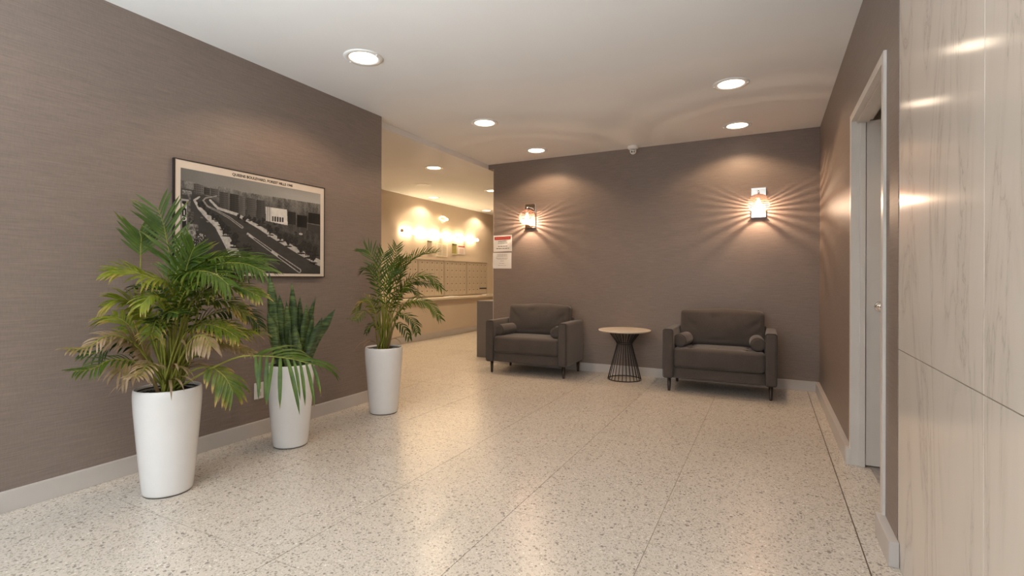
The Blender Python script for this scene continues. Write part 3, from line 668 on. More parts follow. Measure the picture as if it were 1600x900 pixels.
# the print itself: a flat sheet whose tones are worked out here
U0, U1, V0, V1 = .033, .963, .036, .925
NX, NY = 460, 280
rng = np.random.default_rng(7)
uu, vv = np.meshgrid(np.linspace(U0, U1, NX), np.linspace(V0, V1, NY))
def vnoise(sx, sy):
    gx, gy = max(2, int(NX / sx)), max(2, int(NY / sy)); a = rng.random((gy + 2, gx + 2))
    X = np.linspace(0, gx, NX); Y = np.linspace(0, gy, NY); xi = X.astype(int); yi = Y.astype(int); fx = (X - xi)[None, :]; fy = (Y - yi)[:, None]
    return (a[np.ix_(yi, xi)] * (1 - fx) + a[np.ix_(yi, xi + 1)] * fx) * (1 - fy) + (a[np.ix_(yi + 1, xi)] * (1 - fx) + a[np.ix_(yi + 1, xi + 1)] * fx) * fy
def seg_dist(pts, aspect=pw / ph):
    dmin = np.full(uu.shape, 9.0); tt = np.zeros(uu.shape)
    for k, (a, c) in enumerate(zip(pts, pts[1:])):
        ax, ay, cx, cy = a[0] * aspect, a[1], c[0] * aspect, c[1]; dx, dy = cx - ax, cy - ay
        s = np.clip(((uu * aspect - ax) * dx + (vv - ay) * dy) / (dx * dx + dy * dy), 0, 1)
        dd = np.hypot(uu * aspect - ax - s * dx, vv - ay - s * dy); upd = dd < dmin
        dmin = np.where(upd, dd, dmin); tt = np.where(upd, (k + s) / (len(pts) - 1), tt)
    return dmin, tt
def poly(pts):
    ins = np.zeros(uu.shape, bool)
    for (x1, y1), (x2, y2) in zip(pts, pts[1:] + pts[:1]):
        c = ((y1 > vv) != (y2 > vv)); ins ^= c & (uu < (x2 - x1) * (vv - y1) / ((y2 - y1) or 1e-9) + x1)
    return ins
sky = np.interp(uu, [p[0] for p in PRINT['sky']], [p[1] for p in PRINT['sky']])
tone = np.full(uu.shape, .060)
tone += .012 * (vnoise(14, 8) - .5)
skym = vv > sky + .006 * (vnoise(3, 90) - .5)
band = (~skym)
# distant blocks and city mass between skyline and avenue
city_lo = np.interp(uu, [0, .1, .2, .3, .45, .55, .7, .85, 1], [.75, .75, .70, .62, .56, .50, .46, .40, .33])
city = band & (vv > city_lo)
blk = vnoise(7, 30) * .09 + vnoise(2.2, 3.0) * .07 + vnoise(20, 14) * .03
tone = np.where(city, .02 + blk * (0.55 + 1.1 * np.clip((vv - .6) * 4, 0, 1)), tone)
# taller apartment fronts
for x0, x1, y0, y1, s in ((.245, .30, .60, .775, .09), (.305, .36, .585, .77, .055), (.365, .40, .58, .765, .12), (.41, .47, .56, .76, .10), (.475, .53, .57, .75, .075),
                          (.10, .15, .72, .81, .11), (.155, .19, .725, .79, .06), (.195, .235, .715, .79, .10), (.70, .76, .55, .68, .035), (.77, .85, .53, .66, .02), (.86, .96, .56, .70, .025)):
    mk = (uu > x0) & (uu < x1) & (vv > y0) & (vv < y1)
    win = ((np.sin((uu - x0) * 700) > .2) & (np.sin(vv * 330) > .1))
    tone = np.where(mk, np.where(win, s * .35, s * (0.8 + .5 * (uu - x0) / (x1 - x0))), tone)
tone = np.where(skym, .15 + .20 * np.clip((uu - .1) * 1.1, 0, 1) * (1 - (vv - .8) * 2.2) + .03 * vnoise(60, 20), tone)
# the avenue curving away
def strip(key, w0, w1, val, mul=1.0):
    global tone
    dd, tt = seg_dist(PRINT[key]); tone = np.where((dd < w0 + (w1 - w0) * tt ** 1.6) & band, val * (.8 + .4 * vnoise(4, 4)), tone); return dd, tt
strip('swr', .010, .034, .36); strip('swl', .007, .055, .36); strip('med1', .005, .013, .26)
dd, tt = seg_dist(PRINT['med1']); tone = np.where((dd < .004 * tt) & (tt > .55), .07, tone)
strip('med2', .012, .024, .34); dd, tt = seg_dist(PRINT['med2']); tone = np.where((dd < .005 + .008 * tt) & (tt > .1) & (np.abs(tt - .48) > .06), .05, tone)
tone = np.where(poly(PRINT['lot']), .20, tone)
# crowd and shop fronts in the lower left
cr_ = poly(PRINT['crowd']); tone = np.where(cr_, np.where(vnoise(2.0, 2.0) > .62, .34, .04) , tone)
for xa, xb, ya, yb, s_ in ((.068, .10, .44, .56, .10), (.068, .125, .40, .455, .20), (.04, .11, .33, .40, .26), (.07, .085, .56, .70, .16), (.04, .09, .70, .74, .22)):
    tone = np.where((uu > xa) & (uu < xb) & (vv > ya) & (vv < yb), s_ * (.2 + 1.2 * vnoise(3, 3)), tone)
# trees, each with its shade on the pavement
trees = list(PRINT['trees']) + [(.52, .56), (.57, .46), (.64, .41), (.70, .37), (.80, .31), (.86, .27), (.90, .22), (.18, .58), (.25, .50), (.28, .42), (.33, .33), (.145, .65), (.36, .57), (.40, .55), (.56, .50), (.68, .42), (.76, .38), (.87, .33), (.92, .30), (.60, .56), (.46, .56)]
for k, (a, c) in enumerate(trees):
    s = .015 + .075 * max(0, .62 - c) ; s = min(s, .043)
    dd = np.hypot((uu - a) * 1.6, (vv - c) * .9) + (vnoise(4, 4) - .5) * s * .9
    tone = np.where(dd < s, .022 + .03 * vnoise(2.2, 2.2), tone)
    dd2 = np.hypot((uu - a - .004) * 1.2, (vv - c + s * 1.5) * 4); tone = np.where(dd2 < s, .03, tone)
    tone = np.where((np.abs(uu - a) < .0018) & (vv < c) & (vv > c - s * 1.5), .02, tone)
# pale corner building with tall columns
bp = poly(PRINT['bld']); tone = np.where(bp, np.where((uu < .575) & (np.sin(uu * 900) > 0), .22, .52) * (.9 + .2 * vnoise(8, 8)), tone)
cp = poly(PRINT['cols']); tone = np.where(cp & (np.sin((uu - .582) * 2 * PI / .0185) > -.55), .04, tone)
tone = np.where(poly(PRINT['rb']), .06, tone)
dd, tt = seg_dist(PRINT['rb'][:2]); tone = np.where(dd < .004, .16, tone)
dd, tt = seg_dist([PRINT['rb'][3], PRINT['rb'][0]]); tone = np.where(dd < .003, .14, tone)
# motor cars
for a, c, s, lt in ((.178, .49, .010, .25), (.145, .52, .009, .2), (.36, .42, .011, .06), (.56, .41, .012, .42), (.63, .155, .013, .02), (.755, .10, .006, .03), (.91, .14, .014, .02), (.93, .145, .012, .35), (.80, .46, .018, .42), (.76, .47, .012, .03), (.42, .40, .006, .03)):
    dd = np.hypot((uu - a) * 1.2, (vv - c) * 1.8); tone = np.where(dd < s, lt, tone); tone = np.where((dd < s * .5) & (vv > c), .03, tone)
# upright cinema sign
sg = poly(PRINT['mid']); tone = np.where(sg, .022, tone)
for a, c in ((.0365, .0395), (.063, .0665)): tone = np.where((uu > a) & (uu < c) & (vv > .40) & (vv < .655), .30, tone)
tone = np.where((uu > .037) & (uu < .075) & (vv > .645) & (vv < .662), .30, tone)
tone = np.clip(tone * (.75 + 1.1 * np.clip(tone, 0, .35)) * (.93 + .14 * rng.random(uu.shape)), .008, .8)
verts = np.stack([np.full(uu.size, .0195), (uu.ravel() - .5) * pw, vv.ravel() * ph], 1)
idx = np.arange(NX * NY).reshape(NY, NX)
fc = np.stack([idx[:-1, :-1], idx[:-1, 1:], idx[1:, 1:], idx[1:, :-1]], -1).reshape(-1, 4)
me = bpy.data.meshes.new('print'); me.vertices.add(len(verts)); me.vertices.foreach_set('co', verts.ravel())
me.loops.add(fc.size); me.loops.foreach_set('vertex_index', fc.ravel().astype(np.int32))
me.polygons.add(len(fc)); me.polygons.foreach_set('loop_start', (np.arange(len(fc)) * 4).astype(np.int32))
me.update(calc_edges=True)
ca = me.color_attributes.new('tone', 'FLOAT_COLOR', 'POINT')
tv = tone.ravel(); cd = np.stack([tv * 1.04, tv * .98, tv * .90, np.ones_like(tv)], 1).astype(np.float32); ca.data.foreach_set('color', cd.ravel())
me.materials.append(M['print'])
po = bpy.data.objects.new('print', me); COL.objects.link(po); po.parent = t; po['label'] = 'old black and white view of a wide boulevard'
AX = ((0, 1, 0), (0, 0, 1), (1, 0, 0))
text_mesh('lettering', 'QUEENS BOULEVARD, FOREST HILLS 1940', .0262, 'ink', t, pic(.528, .953, .0186), AX, spacing=1.02, bold=.0009)['kind'] = 'stuff'
for ch, vpos in zip('MID', (.60, .544, .492)):
    text_mesh('lettering', ch, .040, 'pale_ink', po, pic(.0515, vpos, .0200), AX, bold=.001)

# ------------------------------------------------------------------ notices on the back wall
def word_rows(bm, rows, w, h, out, seed):
    rg = random.Random(seed)
    for vpos, span, th in rows:
        x = -span / 2 * w
        while x < span / 2 * w:
            l = rg.uniform(.05, .14) * w; l = min(l, span / 2 * w - x)
            if l > .012 * w: bx(bm, x, x + l, -out - .0006, -out, vpos * h - th * h / 2, vpos * h + th * h / 2)
            x += l + .02 * w
def notice(name, label, loc, w, h, sheet, rows_by_mat, seed, rz=0, tilt=0, red=None):
    t = thing(name, label, 'notice', loc, rz, None)
    t.rotation_euler = (0, tilt, rz)
    part_box('sheet', t, sheet, -w / 2, w / 2, -.0015, 0, 0, h)
    if red:
        part_box('header_band', t, 'red', -w * .44, w * .44, -.0026, -.0015, h * red[0], h * red[1])
        b_ = B(); word_rows(b_, [((red[0] + red[1]) / 2, .74, .03)], w, h, .0026, seed + 9); obj('header_lettering', b_, 'rose', t)['kind'] = 'stuff'
    for mt, rows in rows_by_mat:
        b_ = B(); word_rows(b_, rows, w, h, .0015, seed); seed += 1; obj('lettering', b_, mt, t)['kind'] = 'stuff'
    return t
notice('wall_notice', 'white notice with red header band taped to back wall beside the opening', (-3.197, YB - .001, 1.512), .283, .222, 'paper',
       [('ink', [(.63, .46, .035)]), ('teal', [(.52, .50, .035)]), ('ink', [(.32, .50, .035), (.19, .70, .038)])], 3, tilt=-.01, red=(.72, .91))
notice('wall_notice', 'plain white typed sheet taped directly under the red headed notice', (-3.207, YB - .001, 1.283), .285, .214, 'paper',
       [('block', [(.90, .55, .012), (.84, .5, .016), (.78, .6, .018), (.66, .66, .018), (.59, .50, .018), (.47, .18, .018), (.32, .28, .018), (.19, .42, .018)])], 11, tilt=.008)

# outlet plate
t = thing('outlet_plate', 'white wall plate low on the left wall behind the middle planter', 'outlet', (XL, 2.438, .262))
part_box('cover_plate', t, 'white', 0, .006, -.037, .037, 0, .118, bev=.0015)
for z in (.034, .084): part_box('socket', t, 'base', .006, .009, -.016, .016, z - .014, z + .014, bev=.001)

# ------------------------------------------------------------------ mail hall
def mail_door_mesh(w, h):
    b_ = B(); bx(b_, 0, .007, .002, w - .002, .002, h - .002, mi=0, bev=.0012)
    bx(b_, .007, .0085, w * .50, w * .50 + .030, h * .60, h * .60 + .016, mi=1)       # cam lock
    bx(b_, .007, .0085, w * .12, w * .12 + .014, h * .60, h * .60 + .008, mi=2)       # name slot edge
    me = bpy.data.meshes.new('mailbox_door'); b_.to_mesh(me); b_.free()
    for k in ('mailbox', 'dark', 'mail_trim'): me.materials.append(M[k])
    return me
MZ0, MZ1 = .800, 1.512
def mailbox_unit(label, ya, yb, cols, skip=(), edge=.03):
    t = thing('mailbox_unit', label, 'mailboxes', (XM, ya, MZ0), 0, 'wall of small metal mailboxes')
    w = yb - ya; h = MZ1 - MZ0
    b_ = B(); bx(b_, 0, .020, 0, w, 0, h); bx(b_, 0, .034, 0, w, h - .020, h, bev=.002); bx(b_, 0, .034, 0, w, 0, .012, bev=.002)
    bx(b_, 0, .034, 0, edge, .012, h - .020, bev=.002); bx(b_, 0, .034, w - .012, w, .012, h - .020, bev=.002)
    obj('cabinet_frame', b_, 'mail_trim', t)
    cw_ = (w - edge - .012) / cols; rh = (h - .032) / 5
    me = mail_door_mesh(cw_, rh)
    for r in range(5):
        for c in range(cols):
            if (r, c) in skip: continue
            o = bpy.data.objects.new('mailbox_door', me); COL.objects.link(o); o.parent = t
            o.location = (.020, edge + c * cw_, .012 + r * rh)
    return t, cw_, rh
mailbox_unit('block of aluminium mailboxes farthest left, half behind the small palm', 7.03, 7.515, 3)
mailbox_unit('block of aluminium mailboxes second from the left, right of small palm', 7.52, 8.36, 5)
mailbox_unit('middle right block of aluminium mailboxes under the big pinned sheet', 8.365, 9.20, 5)
t, cw_, rh = mailbox_unit('rightmost block of aluminium mailboxes with a black label strip', 9.205, 10.09, 5, skip=((0, 3), (0, 4)))
b_ = B(); bx(b_, .020, .028, .034 + 3 * cw_, .028 + 5 * cw_, .014, .010 + rh, bev=.001); pd = obj('parcel_door', b_, 'mailbox', t)
part_box('label_strip', pd, 'dark', .028, .031, .05 + 3 * cw_, .02 + 5 * cw_, rh - .028, rh - .002)
# ledge under the mailboxes
b_ = B(); bx(b_, XM, -5.585, MY0, MY1, .735, .775, bev=.006); lg = obj('mail_ledge', b_, 'ledge'); tag(lg, 'long cream ledge running under the mailboxes', 'shelf')
t = thing('letter', 'loose white envelope lying on the ledge under mailboxes', 'mail', (-5.68, 8.45, .775), .1)
part_box('envelope', t, 'paper', -.06, .06, -.17, .17, 0, .012, bev=.001)
t = thing('letter', 'small stack of white paper at the right end of the mail ledge', 'mail', (-5.68, 9.92, .775), -.1)
for k in range(3): part_box('paper_sheet', t, 'paper', -.07 + .006 * k, .06 + .006 * k, -.11, .11 - .01 * k, .006 * k, .006 * k + .005)
# tube lamps
def tube_lamp(label, y0, y1, z):
    L_ = y1 - y0
    t = thing('tube_wall_lamp', label, 'wall lamp', (XM, (y0 + y1) / 2, z), 0, 'linear tube lamps over the mailboxes')
    b_ = B(); tube(b_, [(.075, -L_ / 2 + .02, 0), (.075, L_ / 2 - .02, 0)], .027, 20); obj('glass_tube', b_, 'tube', t)
    for s in (-1, 1):
        b_ = B(); lathe(b_, [(0, 0), (.030, 0), (.031, .006), (.031, .022), (0, .022)], 20, rot=(PI / 2, 0, 0), loc=(.075, s * (L_ / 2 - .011) + .011, 0)); obj('end_cap', b_, 'chrome', t)
    b_ = B(); bx(b_, .001, .016, -.045, .045, -.050, .050, bev=.004); obj('mount_plate', b_, 'mail_trim', t)
    for z in (.046, -.054): part_box('bracket', t, 'chrome', .022, .095, -.050, .050, z, z + .008, bev=.002)
tube_lamp('glowing tube wall lamp on the left of the three, above the small palm', 6.99, 7.83, 1.985)
tube_lamp('glowing tube wall lamp in the middle of the three over the mailboxes', 7.865, 8.70, 1.990)
tube_lamp('glowing tube wall lamp on the right of the three over the mailboxes', 8.735, 9.60, 1.995)
# oval loop fixture on a round plate, drawn with an emissive loop
t = thing('loop_fixture', 'small glowing oval loop fixture high on the beige mail hall wall', 'wall lamp', (XM, 8.32, 2.335))
b_ = B(); lathe(b_, [(0, 0), (.085, 0), (.088, .008), (.080, .016), (0, .018)], 32, rot=(0, PI / 2, 0)); obj('mount_plate', b_, 'mail_wall', t)
b_ = B(); tube(b_, [(.045, .145 * math.cos(a), .040 * math.sin(a) * (1.0 if math.cos(a) < .3 else .55) - .002) for a in np.linspace(0, 2 * PI, 33)[:-1]], .014, 10, closed=True); obj('glowing_loop', b_, 'loop', t)
# papers and plaques by the mailboxes
def wall_sheet(name, label, y0, y1, z0, z1, mat, cat, extras):
    t = thing(name, label, cat, (XM, (y0 + y1) / 2, z0)); w, h = y1 - y0, z1 - z0
    part_box('sheet', t, mat, .001, .006, -w / 2, w / 2, 0, h)
    for nm, mt, u0, u1, v0, v1, th in extras:
        part_box(nm, t, mt, .006, .006 + th, -w / 2 + u0 * w, -w / 2 + u1 * w, v0 * h, v1 * h)
wall_sheet('wall_plaque', 'narrow beige plaque with dark top clip left of the big sheet', 7.835, 7.975, 1.63, 1.865, 'mail_trim', 'plaque', [('clip', 'dark', 0, 1, .93, 1, .01), ('ledge_strip', 'ledge', 0, 1, 0, .07, .012)])
lines = [('text_line', 'mail_trim', .12, .44, .10 + .075 * k, .125 + .075 * k, .0008) for k in range(11)] + [('text_line', 'mail_trim', .54, .88, .10 + .075 * k, .125 + .075 * k, .0008) for k in range(11)]
wall_sheet('directory_sheet', 'large pinned cream directory sheet above the middle mailboxes', 8.125, 8.525, 1.575, 1.845, 'ledge', 'notice', lines)
wall_sheet('wall_plaque', 'narrow olive green plaque between the two sheets above mailboxes', 8.69, 8.845, 1.64, 1.86, 'olive', 'plaque', [('clip', 'dark', 0, 1, .92, 1, .01), ('ledge_strip', 'ledge', 0, 1, 0, .07, .012)])
wall_sheet('wall_notice', 'small white notice with red heading above the right hand mailboxes', 8.90, 9.18, 1.655, 1.845, 'paper', 'notice',
           [('heading', 'red', .05, .95, .80, .95, .0008)] + [('text_line', 'rose', .2, .8, .12 + .14 * k, .17 + .14 * k, .0008) for k in range(4)])
# low grey block behind the end of the back wall
t = thing('low_cabinet', 'low grey laminate cabinet showing past the end of the back wall', 'cabinet', (-3.20, 6.332, 0))
part_box('body', t, 'block', -.59, .55, .002, .60, 0, .800, bev=.002); part_box('top_panel', t, 'block', -.592, .552, 0, .602, .802, .820, bev=.002)

# ------------------------------------------------------------------ armchairs
def wavy(p, amp, seed):
    return p + Vector((0, amp * math.sin(p.x * 23 + seed) * math.sin(p.z * 11 + seed * 2), 0))
def rect_loop(y, x0, x1, z0, z1, r, n=6):
    pts = []
    for cx, cz, a0 in ((x1 - r, z1 - r, 0), (x0 + r, z1 - r, PI / 2), (x0 + r, z0 + r, PI), (x1 - r, z0 + r, 3 * PI / 2)):
        for k in range(n + 1): a = a0 + PI / 2 * k / n; pts.append((cx + r * math.cos(a), y, cz + r * math.sin(a)))
    return pts
def armchair(label, loc, rz, tufts):
    t = thing('armchair', label, 'armchair', loc, rz, 'wide charcoal armchairs along the back wall')
    Wd, D, LZ = 1.035, .635, .138         # width, depth, underside; front at y=0
    b_ = B()
    soft_box(b_, .86, D - .03, .115, .012, 6, mat=T((0, D / 2 + .01, LZ + .0575))); obj('seat_frame', b_, 'sofa', t)
    def arm_fn(p):     # arm top slopes gently down to the back and rounds over
        return p
    for s in (-1, 1):
        b_ = B(); soft_box(b_, .100, D, .500, .022, 10, puff=(.006, .004, .004), mat=T((s * (Wd / 2 - .05), D / 2, LZ + .25)))
        a = obj('armrest', b_, 'sofa', t)
        b_ = B(); x0 = s * (Wd / 2 - .05) - .050; tube(b_, rect_loop(.006, x0 + .002, x0 + .098, LZ + .004, LZ + .497, .022), .0032, 6, closed=True)
        obj('piping', b_, 'piping', a)
    b_ = B(); soft_box(b_, .86, .10, .50, .03, 8, puff=(0, .01, .01), mat=T((0, D - .05, LZ + .28), (-.04, 0, 0))); obj('backrest', b_, 'sofa', t)
    # seat cushion
    def seat_fn(p):
        if p.z > 0:
            for (tx, ty) in tufts:
                d2 = (p.x - tx) ** 2 + (p.y - ty) ** 2
                p.z -= .018 * math.exp(-d2 / .0011)
                p.z -= .008 * math.exp(-(p.x - tx) ** 2 / .00018) if abs(p.y) < .2 else 0
        return p
    b_ = B(); soft_box(b_, .832, .50, .195, .03, 22, puff=(0, .010, .014), fn=seat_fn, mat=T((0, .262, LZ + .115 + .0975)))
    sc = obj('seat_cushion', b_, 'sofa', t)
    for (tx, ty) in tufts:
        b_ = B()
        for a in (0, PI / 2):
            dx, dy = .012 * math.cos(a), .012 * math.sin(a)
            tube(b_, [(tx - dx, .262 + ty - dy, LZ + .316), (tx + dx, .262 + ty + dy, LZ + .316)], .002, 5)
        obj('tuft_stitch', b_, 'piping', sc)
    b_ = B(); tube(b_, [(-.412, .010, LZ + .116), (.412, .010, LZ + .116)], .0035, 6); obj('piping', b_, 'piping', sc)
    # back cushion with soft creases
    def back_fn(p):
        front = max(0, -p.y / .08)
        cre = 0
        for cx, cz, an, am in ((-.08, .10, 1.2, .006), (.02, .12, 1.5, .007), (.10, .11, 1.75, .007), (.30, .02, .75, .006), (.33, -.06, .55, .005), (-.30, .05, 2.3, .005), (-.02, -.13, .1, .005)):
            u = (p.x - cx) * math.cos(an) + (p.z - cz) * math.sin(an); v = -(p.x - cx) * math.sin(an) + (p.z - cz) * math.cos(an)
            cre += am * math.exp(-v * v / .00022) * math.exp(-u * u / .006)
        p.y += 2.6 * cre * front
        p.z += .006 * math.sin(p.x * 9 + 1) * max(0, p.z / .18)
        return p
    b_ = B(); soft_box(b_, .815, .165, .385, .045, 26, puff=(.0, .035, .008), fn=back_fn, mat=T((0, D - .165, LZ + .49), (-.17, 0, 0)))
    bc = obj('back_cushion', b_, 'sofa', t)
    b_ = B()
    lp = [T((0, D - .165, LZ + .49), (-.17, 0, 0)) @ Vector((x, .045, z)) for x, _, z in rect_loop(0, -.405, .405, -.19, .192, .04)]
    tube(b_, lp, .003, 6, closed=True); obj('piping', b_, 'piping', bc)
    for x, y in ((-.465, .065), (.465, .065), (-.465, D - .05), (.465, D - .05)):
        b_ = B(); lathe(b_, [(0, 0), (.0125, 0), (.014, .006), (.021, LZ), (0, LZ)], 20, loc=(x, y, 0)); obj('leg', b_, 'leg', t)
    if not tufts: part_box('care_tag', bc, 'paper', .418, .428, D - .10, D - .095, LZ + .44, LZ + .475)
    return t
def bolster(label, loc, rz):
    t = thing('bolster_pillow', label, 'pillow', loc, rz, 'round bolster pillows on the armchairs')
    r, L_ = .066, .36
    b_ = B(); lathe(b_, [(0, -L_ / 2 - .006), (r * .6, -L_ / 2 - .004), (r * .93, -L_ / 2), (r, -L_ / 2 + .010), (r + .003, 0), (r, L_ / 2 - .010), (r * .93, L_ / 2), (r * .6, L_ / 2 + .004), (0, L_ / 2 + .006)], 36, rot=(PI / 2, 0, 0), loc=(0, 0, r))
    obj('pillow_body', b_, 'sofa', t)
    for s in (-1, 1):
        b_ = B(); tube(b_, [(r * .97 * math.cos(a), s * (L_ / 2 - .004), r + r * .97 * math.sin(a)) for a in np.linspace(0, 2 * PI, 33)[:-1]], .0034, 6, closed=True)
        obj('piping', b_, 'piping', t)
tf = [(-.26, .03), (-.0, .03), (.26, .03), (-.26, -.13), (0, -.13), (.26, -.13)]
armchair('wide dark grey armchair left of the side table, beside the opening', (-2.548, 5.345, 0), .02, [])
armchair('wide dark grey armchair with tufted seat right of the side table', (-.442, 5.305, 0), .0, tf)
SZ = .138 + .115 + .195 + .004
bolster('grey bolster pillow on the left side of the left armchair', (-2.905, 5.60, SZ), -.14)
bolster('grey bolster pillow on the right side of the left armchair, end showing', (-2.21, 5.62, SZ), .08)
bolster('grey bolster pillow on the left side of the right armchair', (-.788, 5.56, SZ), -.10)
bolster('grey bolster pillow on the right side of the right armchair', (-.098, 5.56, SZ), .06)

# ------------------------------------------------------------------ side table
t = thing('side_table', 'round pale topped side table with black wire hourglass base between the armchairs', 'table', (-1.462, 5.73, 0))
b_ = B(); lathe(b_, [(0, .548), (.270, .548), (.288, .553), (.294, .561), (.292, .567), (.284, .570), (0, .570)], 64); obj('table_top', b_, 'table_top', t)
def ring(r, z, th, name):
    b_ = B(); tube(b_, [(r * math.cos(a), r * math.sin(a), z) for a in np.linspace(0, 2 * PI, 57)[:-1]], th, 8, closed=True); return obj(name, b_, 'black', t)
ring(.186, .006, .0058, 'base_ring'); ring(.175, .541, .005, 'top_ring'); ring(.083, .405, .004, 'waist_ring')
nr = 26
for k in range(nr):
    a = 2 * PI * k / nr; c, s = math.cos(a), math.sin(a)
    b_ = B(); tube(b_, [(.186 * c, .186 * s, .006), (.135 * c, .135 * s, .205), (.092 * c, .092 * s, .370), (.083 * c, .083 * s, .405), (.095 * c, .095 * s, .430), (.176 * c, .176 * s, .543)], .0042, 6); obj('rod', b_, 'black', t)

# ------------------------------------------------------------------ planters
POT = [(0, .004), (.108, .004), (.116, .007), (.1185, .016), (.123, .06), (.132, .16), (.141, .27), (.149, .37), (.1555, .45), (.1585, .505), (.1585, .535), (.1565, .554), (.1535, .560), (.149, .560), (.147, .553), (.1465, .53), (.140, .50), (0, .50)]
def planter(label, x, y, k=1.0):
    t = thing('planter', label, 'planter', (x, y, 0), 0, 'tall white tapered planters by the left wall')
    b_ = B(); lathe(b_, [(r * k, z) for r, z in POT], 72, cap=False); obj('pot_shell', b_, 'pot', t)
    b_ = B(); lathe(b_, [(0, 0), (.112 * k, 0), (.112 * k, .006), (0, .006)], 48); obj('pot_foot', b_, 'pot_base', t)
    b_ = B(); rg = random.Random(int(x * 1000 + y * 77))
    b2 = B(); bmesh.ops.create_grid(b2, x_segments=26, y_segments=26, size=.145)
    for v in b2.verts:
        p = v.co; m_ = max(abs(p.x), abs(p.y)); rr = p.length
        if rr > 1e-6: p *= m_ / rr * 1.0
        v.co = Vector((p.x * k, p.y * k, .526 + rg.uniform(-.005, .008)))
    merge(b_, b2, smooth=False); so = obj('soil', b_, 'soil', t); so['kind'] = 'stuff'
    b_ = B(); ring_r = .1435 * k
    tube(b_, [(ring_r * math.cos(a), ring_r * math.sin(a), .542) for a in np.linspace(0, 2 * PI, 49)[:-1]], .004, 6, closed=True); obj('liner_rim', b_, 'dark', t)
    return t
planter('tall white planter nearest the camera, holding the big palm', -2.878, 1.571)
planter('tall white planter in the middle, holding the snake plant', -2.928, 2.397, .96)
planter('tall white planter farthest back, holding the small palm by the opening', -2.931, 3.348)

# ------------------------------------------------------------------ plants
def spline(pts, n):
    P = [Vector(p) for p in pts]; P = [P[0] * 2 - P[1]] + P + [P[-1] * 2 - P[-2]]; out = []
    S = len(P) - 3
    for i in range(n):
        u = i / (n - 1) * S; k = min(int(u), S - 1); f = u - k; a, b, c, d = P[k:k + 4]
        out.append(.5 * ((2 * b) + (c - a) * f + (2 * a - 5 * b + 4 * c - d) * f * f + (3 * b - a - 3 * c + d) * f ** 3))
    return out
def leaflet(bm, lay, p, d, nrm, L_, w, droop, rg, xmin):
    """narrow pointed blade folded along its midrib"""
    n = 5; cur = p.copy(); dr = d.normalized(); rows = []
    side = dr.cross(nrm); side = side.normalized() if side.length > 1e-5 else dr.orthogonal().normalized()
    for i in range(n + 1):
        s = i / n; ww = w * (math.sin(PI * min(1, s * .88 + .12)) ** .7) * (1 if s < .98 else .1)
        up = side.cross(dr).normalized()
        l, c, r_ = cur - side * ww / 2 + up * ww * .18, cur, cur + side * ww / 2 + up * ww * .18
        vs = [bm.verts.new((max(q.x, xmin), q.y, q.z)) for q in (l, c, r_)]
        for v in vs: v[lay] = s
        rows.append(vs)
        dr = (dr + Vector((0, 0, -droop * (.35 + s)))).normalized(); side = (side - dr * side.dot(dr)).normalized()
        cur = cur + dr * (L_ / n)
    for a, b in zip(rows, rows[1:]):
        for k in (0, 1):
            f = bm.faces.new([a[k], a[k + 1], b[k + 1], b[k]]); f.smooth = True
def o_small(p): return p.location.y > 3
def frond(plant, origin, pts, mode, L_, n, tint, start, rg, wd=.017, label=None):
    n = int(n * (.56 if mode == 'face' else .72 if mode == 'hang' else .95)); wd = wd * (1.7 if mode == 'hang' else 1.25 if mode == 'face' and wd > .0115 else 1.2)
    if mode == 'up': start = .30
    if tint in 'gd' and o_small(plant): L_ *= .85
    N = 40; sp = [p - origin for p in spline(pts, N)]; xmin = XL + .012 - origin.x
    for p in sp: p.x = max(p.x, xmin + .01)
    b_ = B(); lay = b_.verts.layers.float.new('along')
    toc = (Vector((0, 0, 1.15)) - (origin + sp[-1])); toc.z *= .3; toc.normalize()
    for i in range(n):
        s = start + (1 - start) * (i + .5) / n
        k = min(int(s * (N - 1)), N - 2); f = s * (N - 1) - k; p = sp[k].lerp(sp[k + 1], f); tg = (sp[k + 1] - sp[k]).normalized()
        nrm = toc if mode == 'face' else (Vector((0, 0, 1)) * (1 if mode != 'hang' else .5) + toc * .55)
        nrm = (nrm - tg * nrm.dot(tg))
        nrm = nrm.normalized() if nrm.length > 1e-4 else tg.orthogonal().normalized()
        sd = tg.cross(nrm).normalized()
        q = (s - start) / (1 - start)
        ln = L_ * (.85 if mode == 'up' else 1) * (.55 + .75 * math.sin(PI * (.12 + .80 * q)) ) * rg.uniform(.85, 1.1) * .85
        if mode == 'face': fw = .95 + .5 * q; drp = .02
        elif mode == 'up2': fw = .9 + .3 * q; drp = .07
        elif mode == 'hang': fw = .45 + .9 * q * q; drp = .30
        else: fw = .75 + .6 * q; drp = .20
        for sgn in (-1, 1):
            dd = (sd * sgn + tg * fw + Vector((rg.gauss(0, .09), rg.gauss(0, .09), rg.gauss(0, .09))) + nrm * (.22 if mode != 'face' else .10))
            if mode == 'hang': dd += Vector((0, 0, -.55))
            if mode == 'up2' : dd += Vector((0, 0, .55))
            leaflet(b_, lay, p, dd, nrm, ln * rg.uniform(.88, 1.08), wd * rg.uniform(.8, 1.15) * (1 - .25 * q), drp * rg.uniform(.6, 1.5), rg, xmin)
    fo = obj('frond', b_, tint, plant)
    if label: fo['label'] = label
    b_ = B(); rad = [.0052 * (1 - .75 * i / (N - 1)) + .0006 for i in range(N)]
    tube(b_, sp, rad, 6); obj('stem', b_, 'stalk', fo)
    return fo
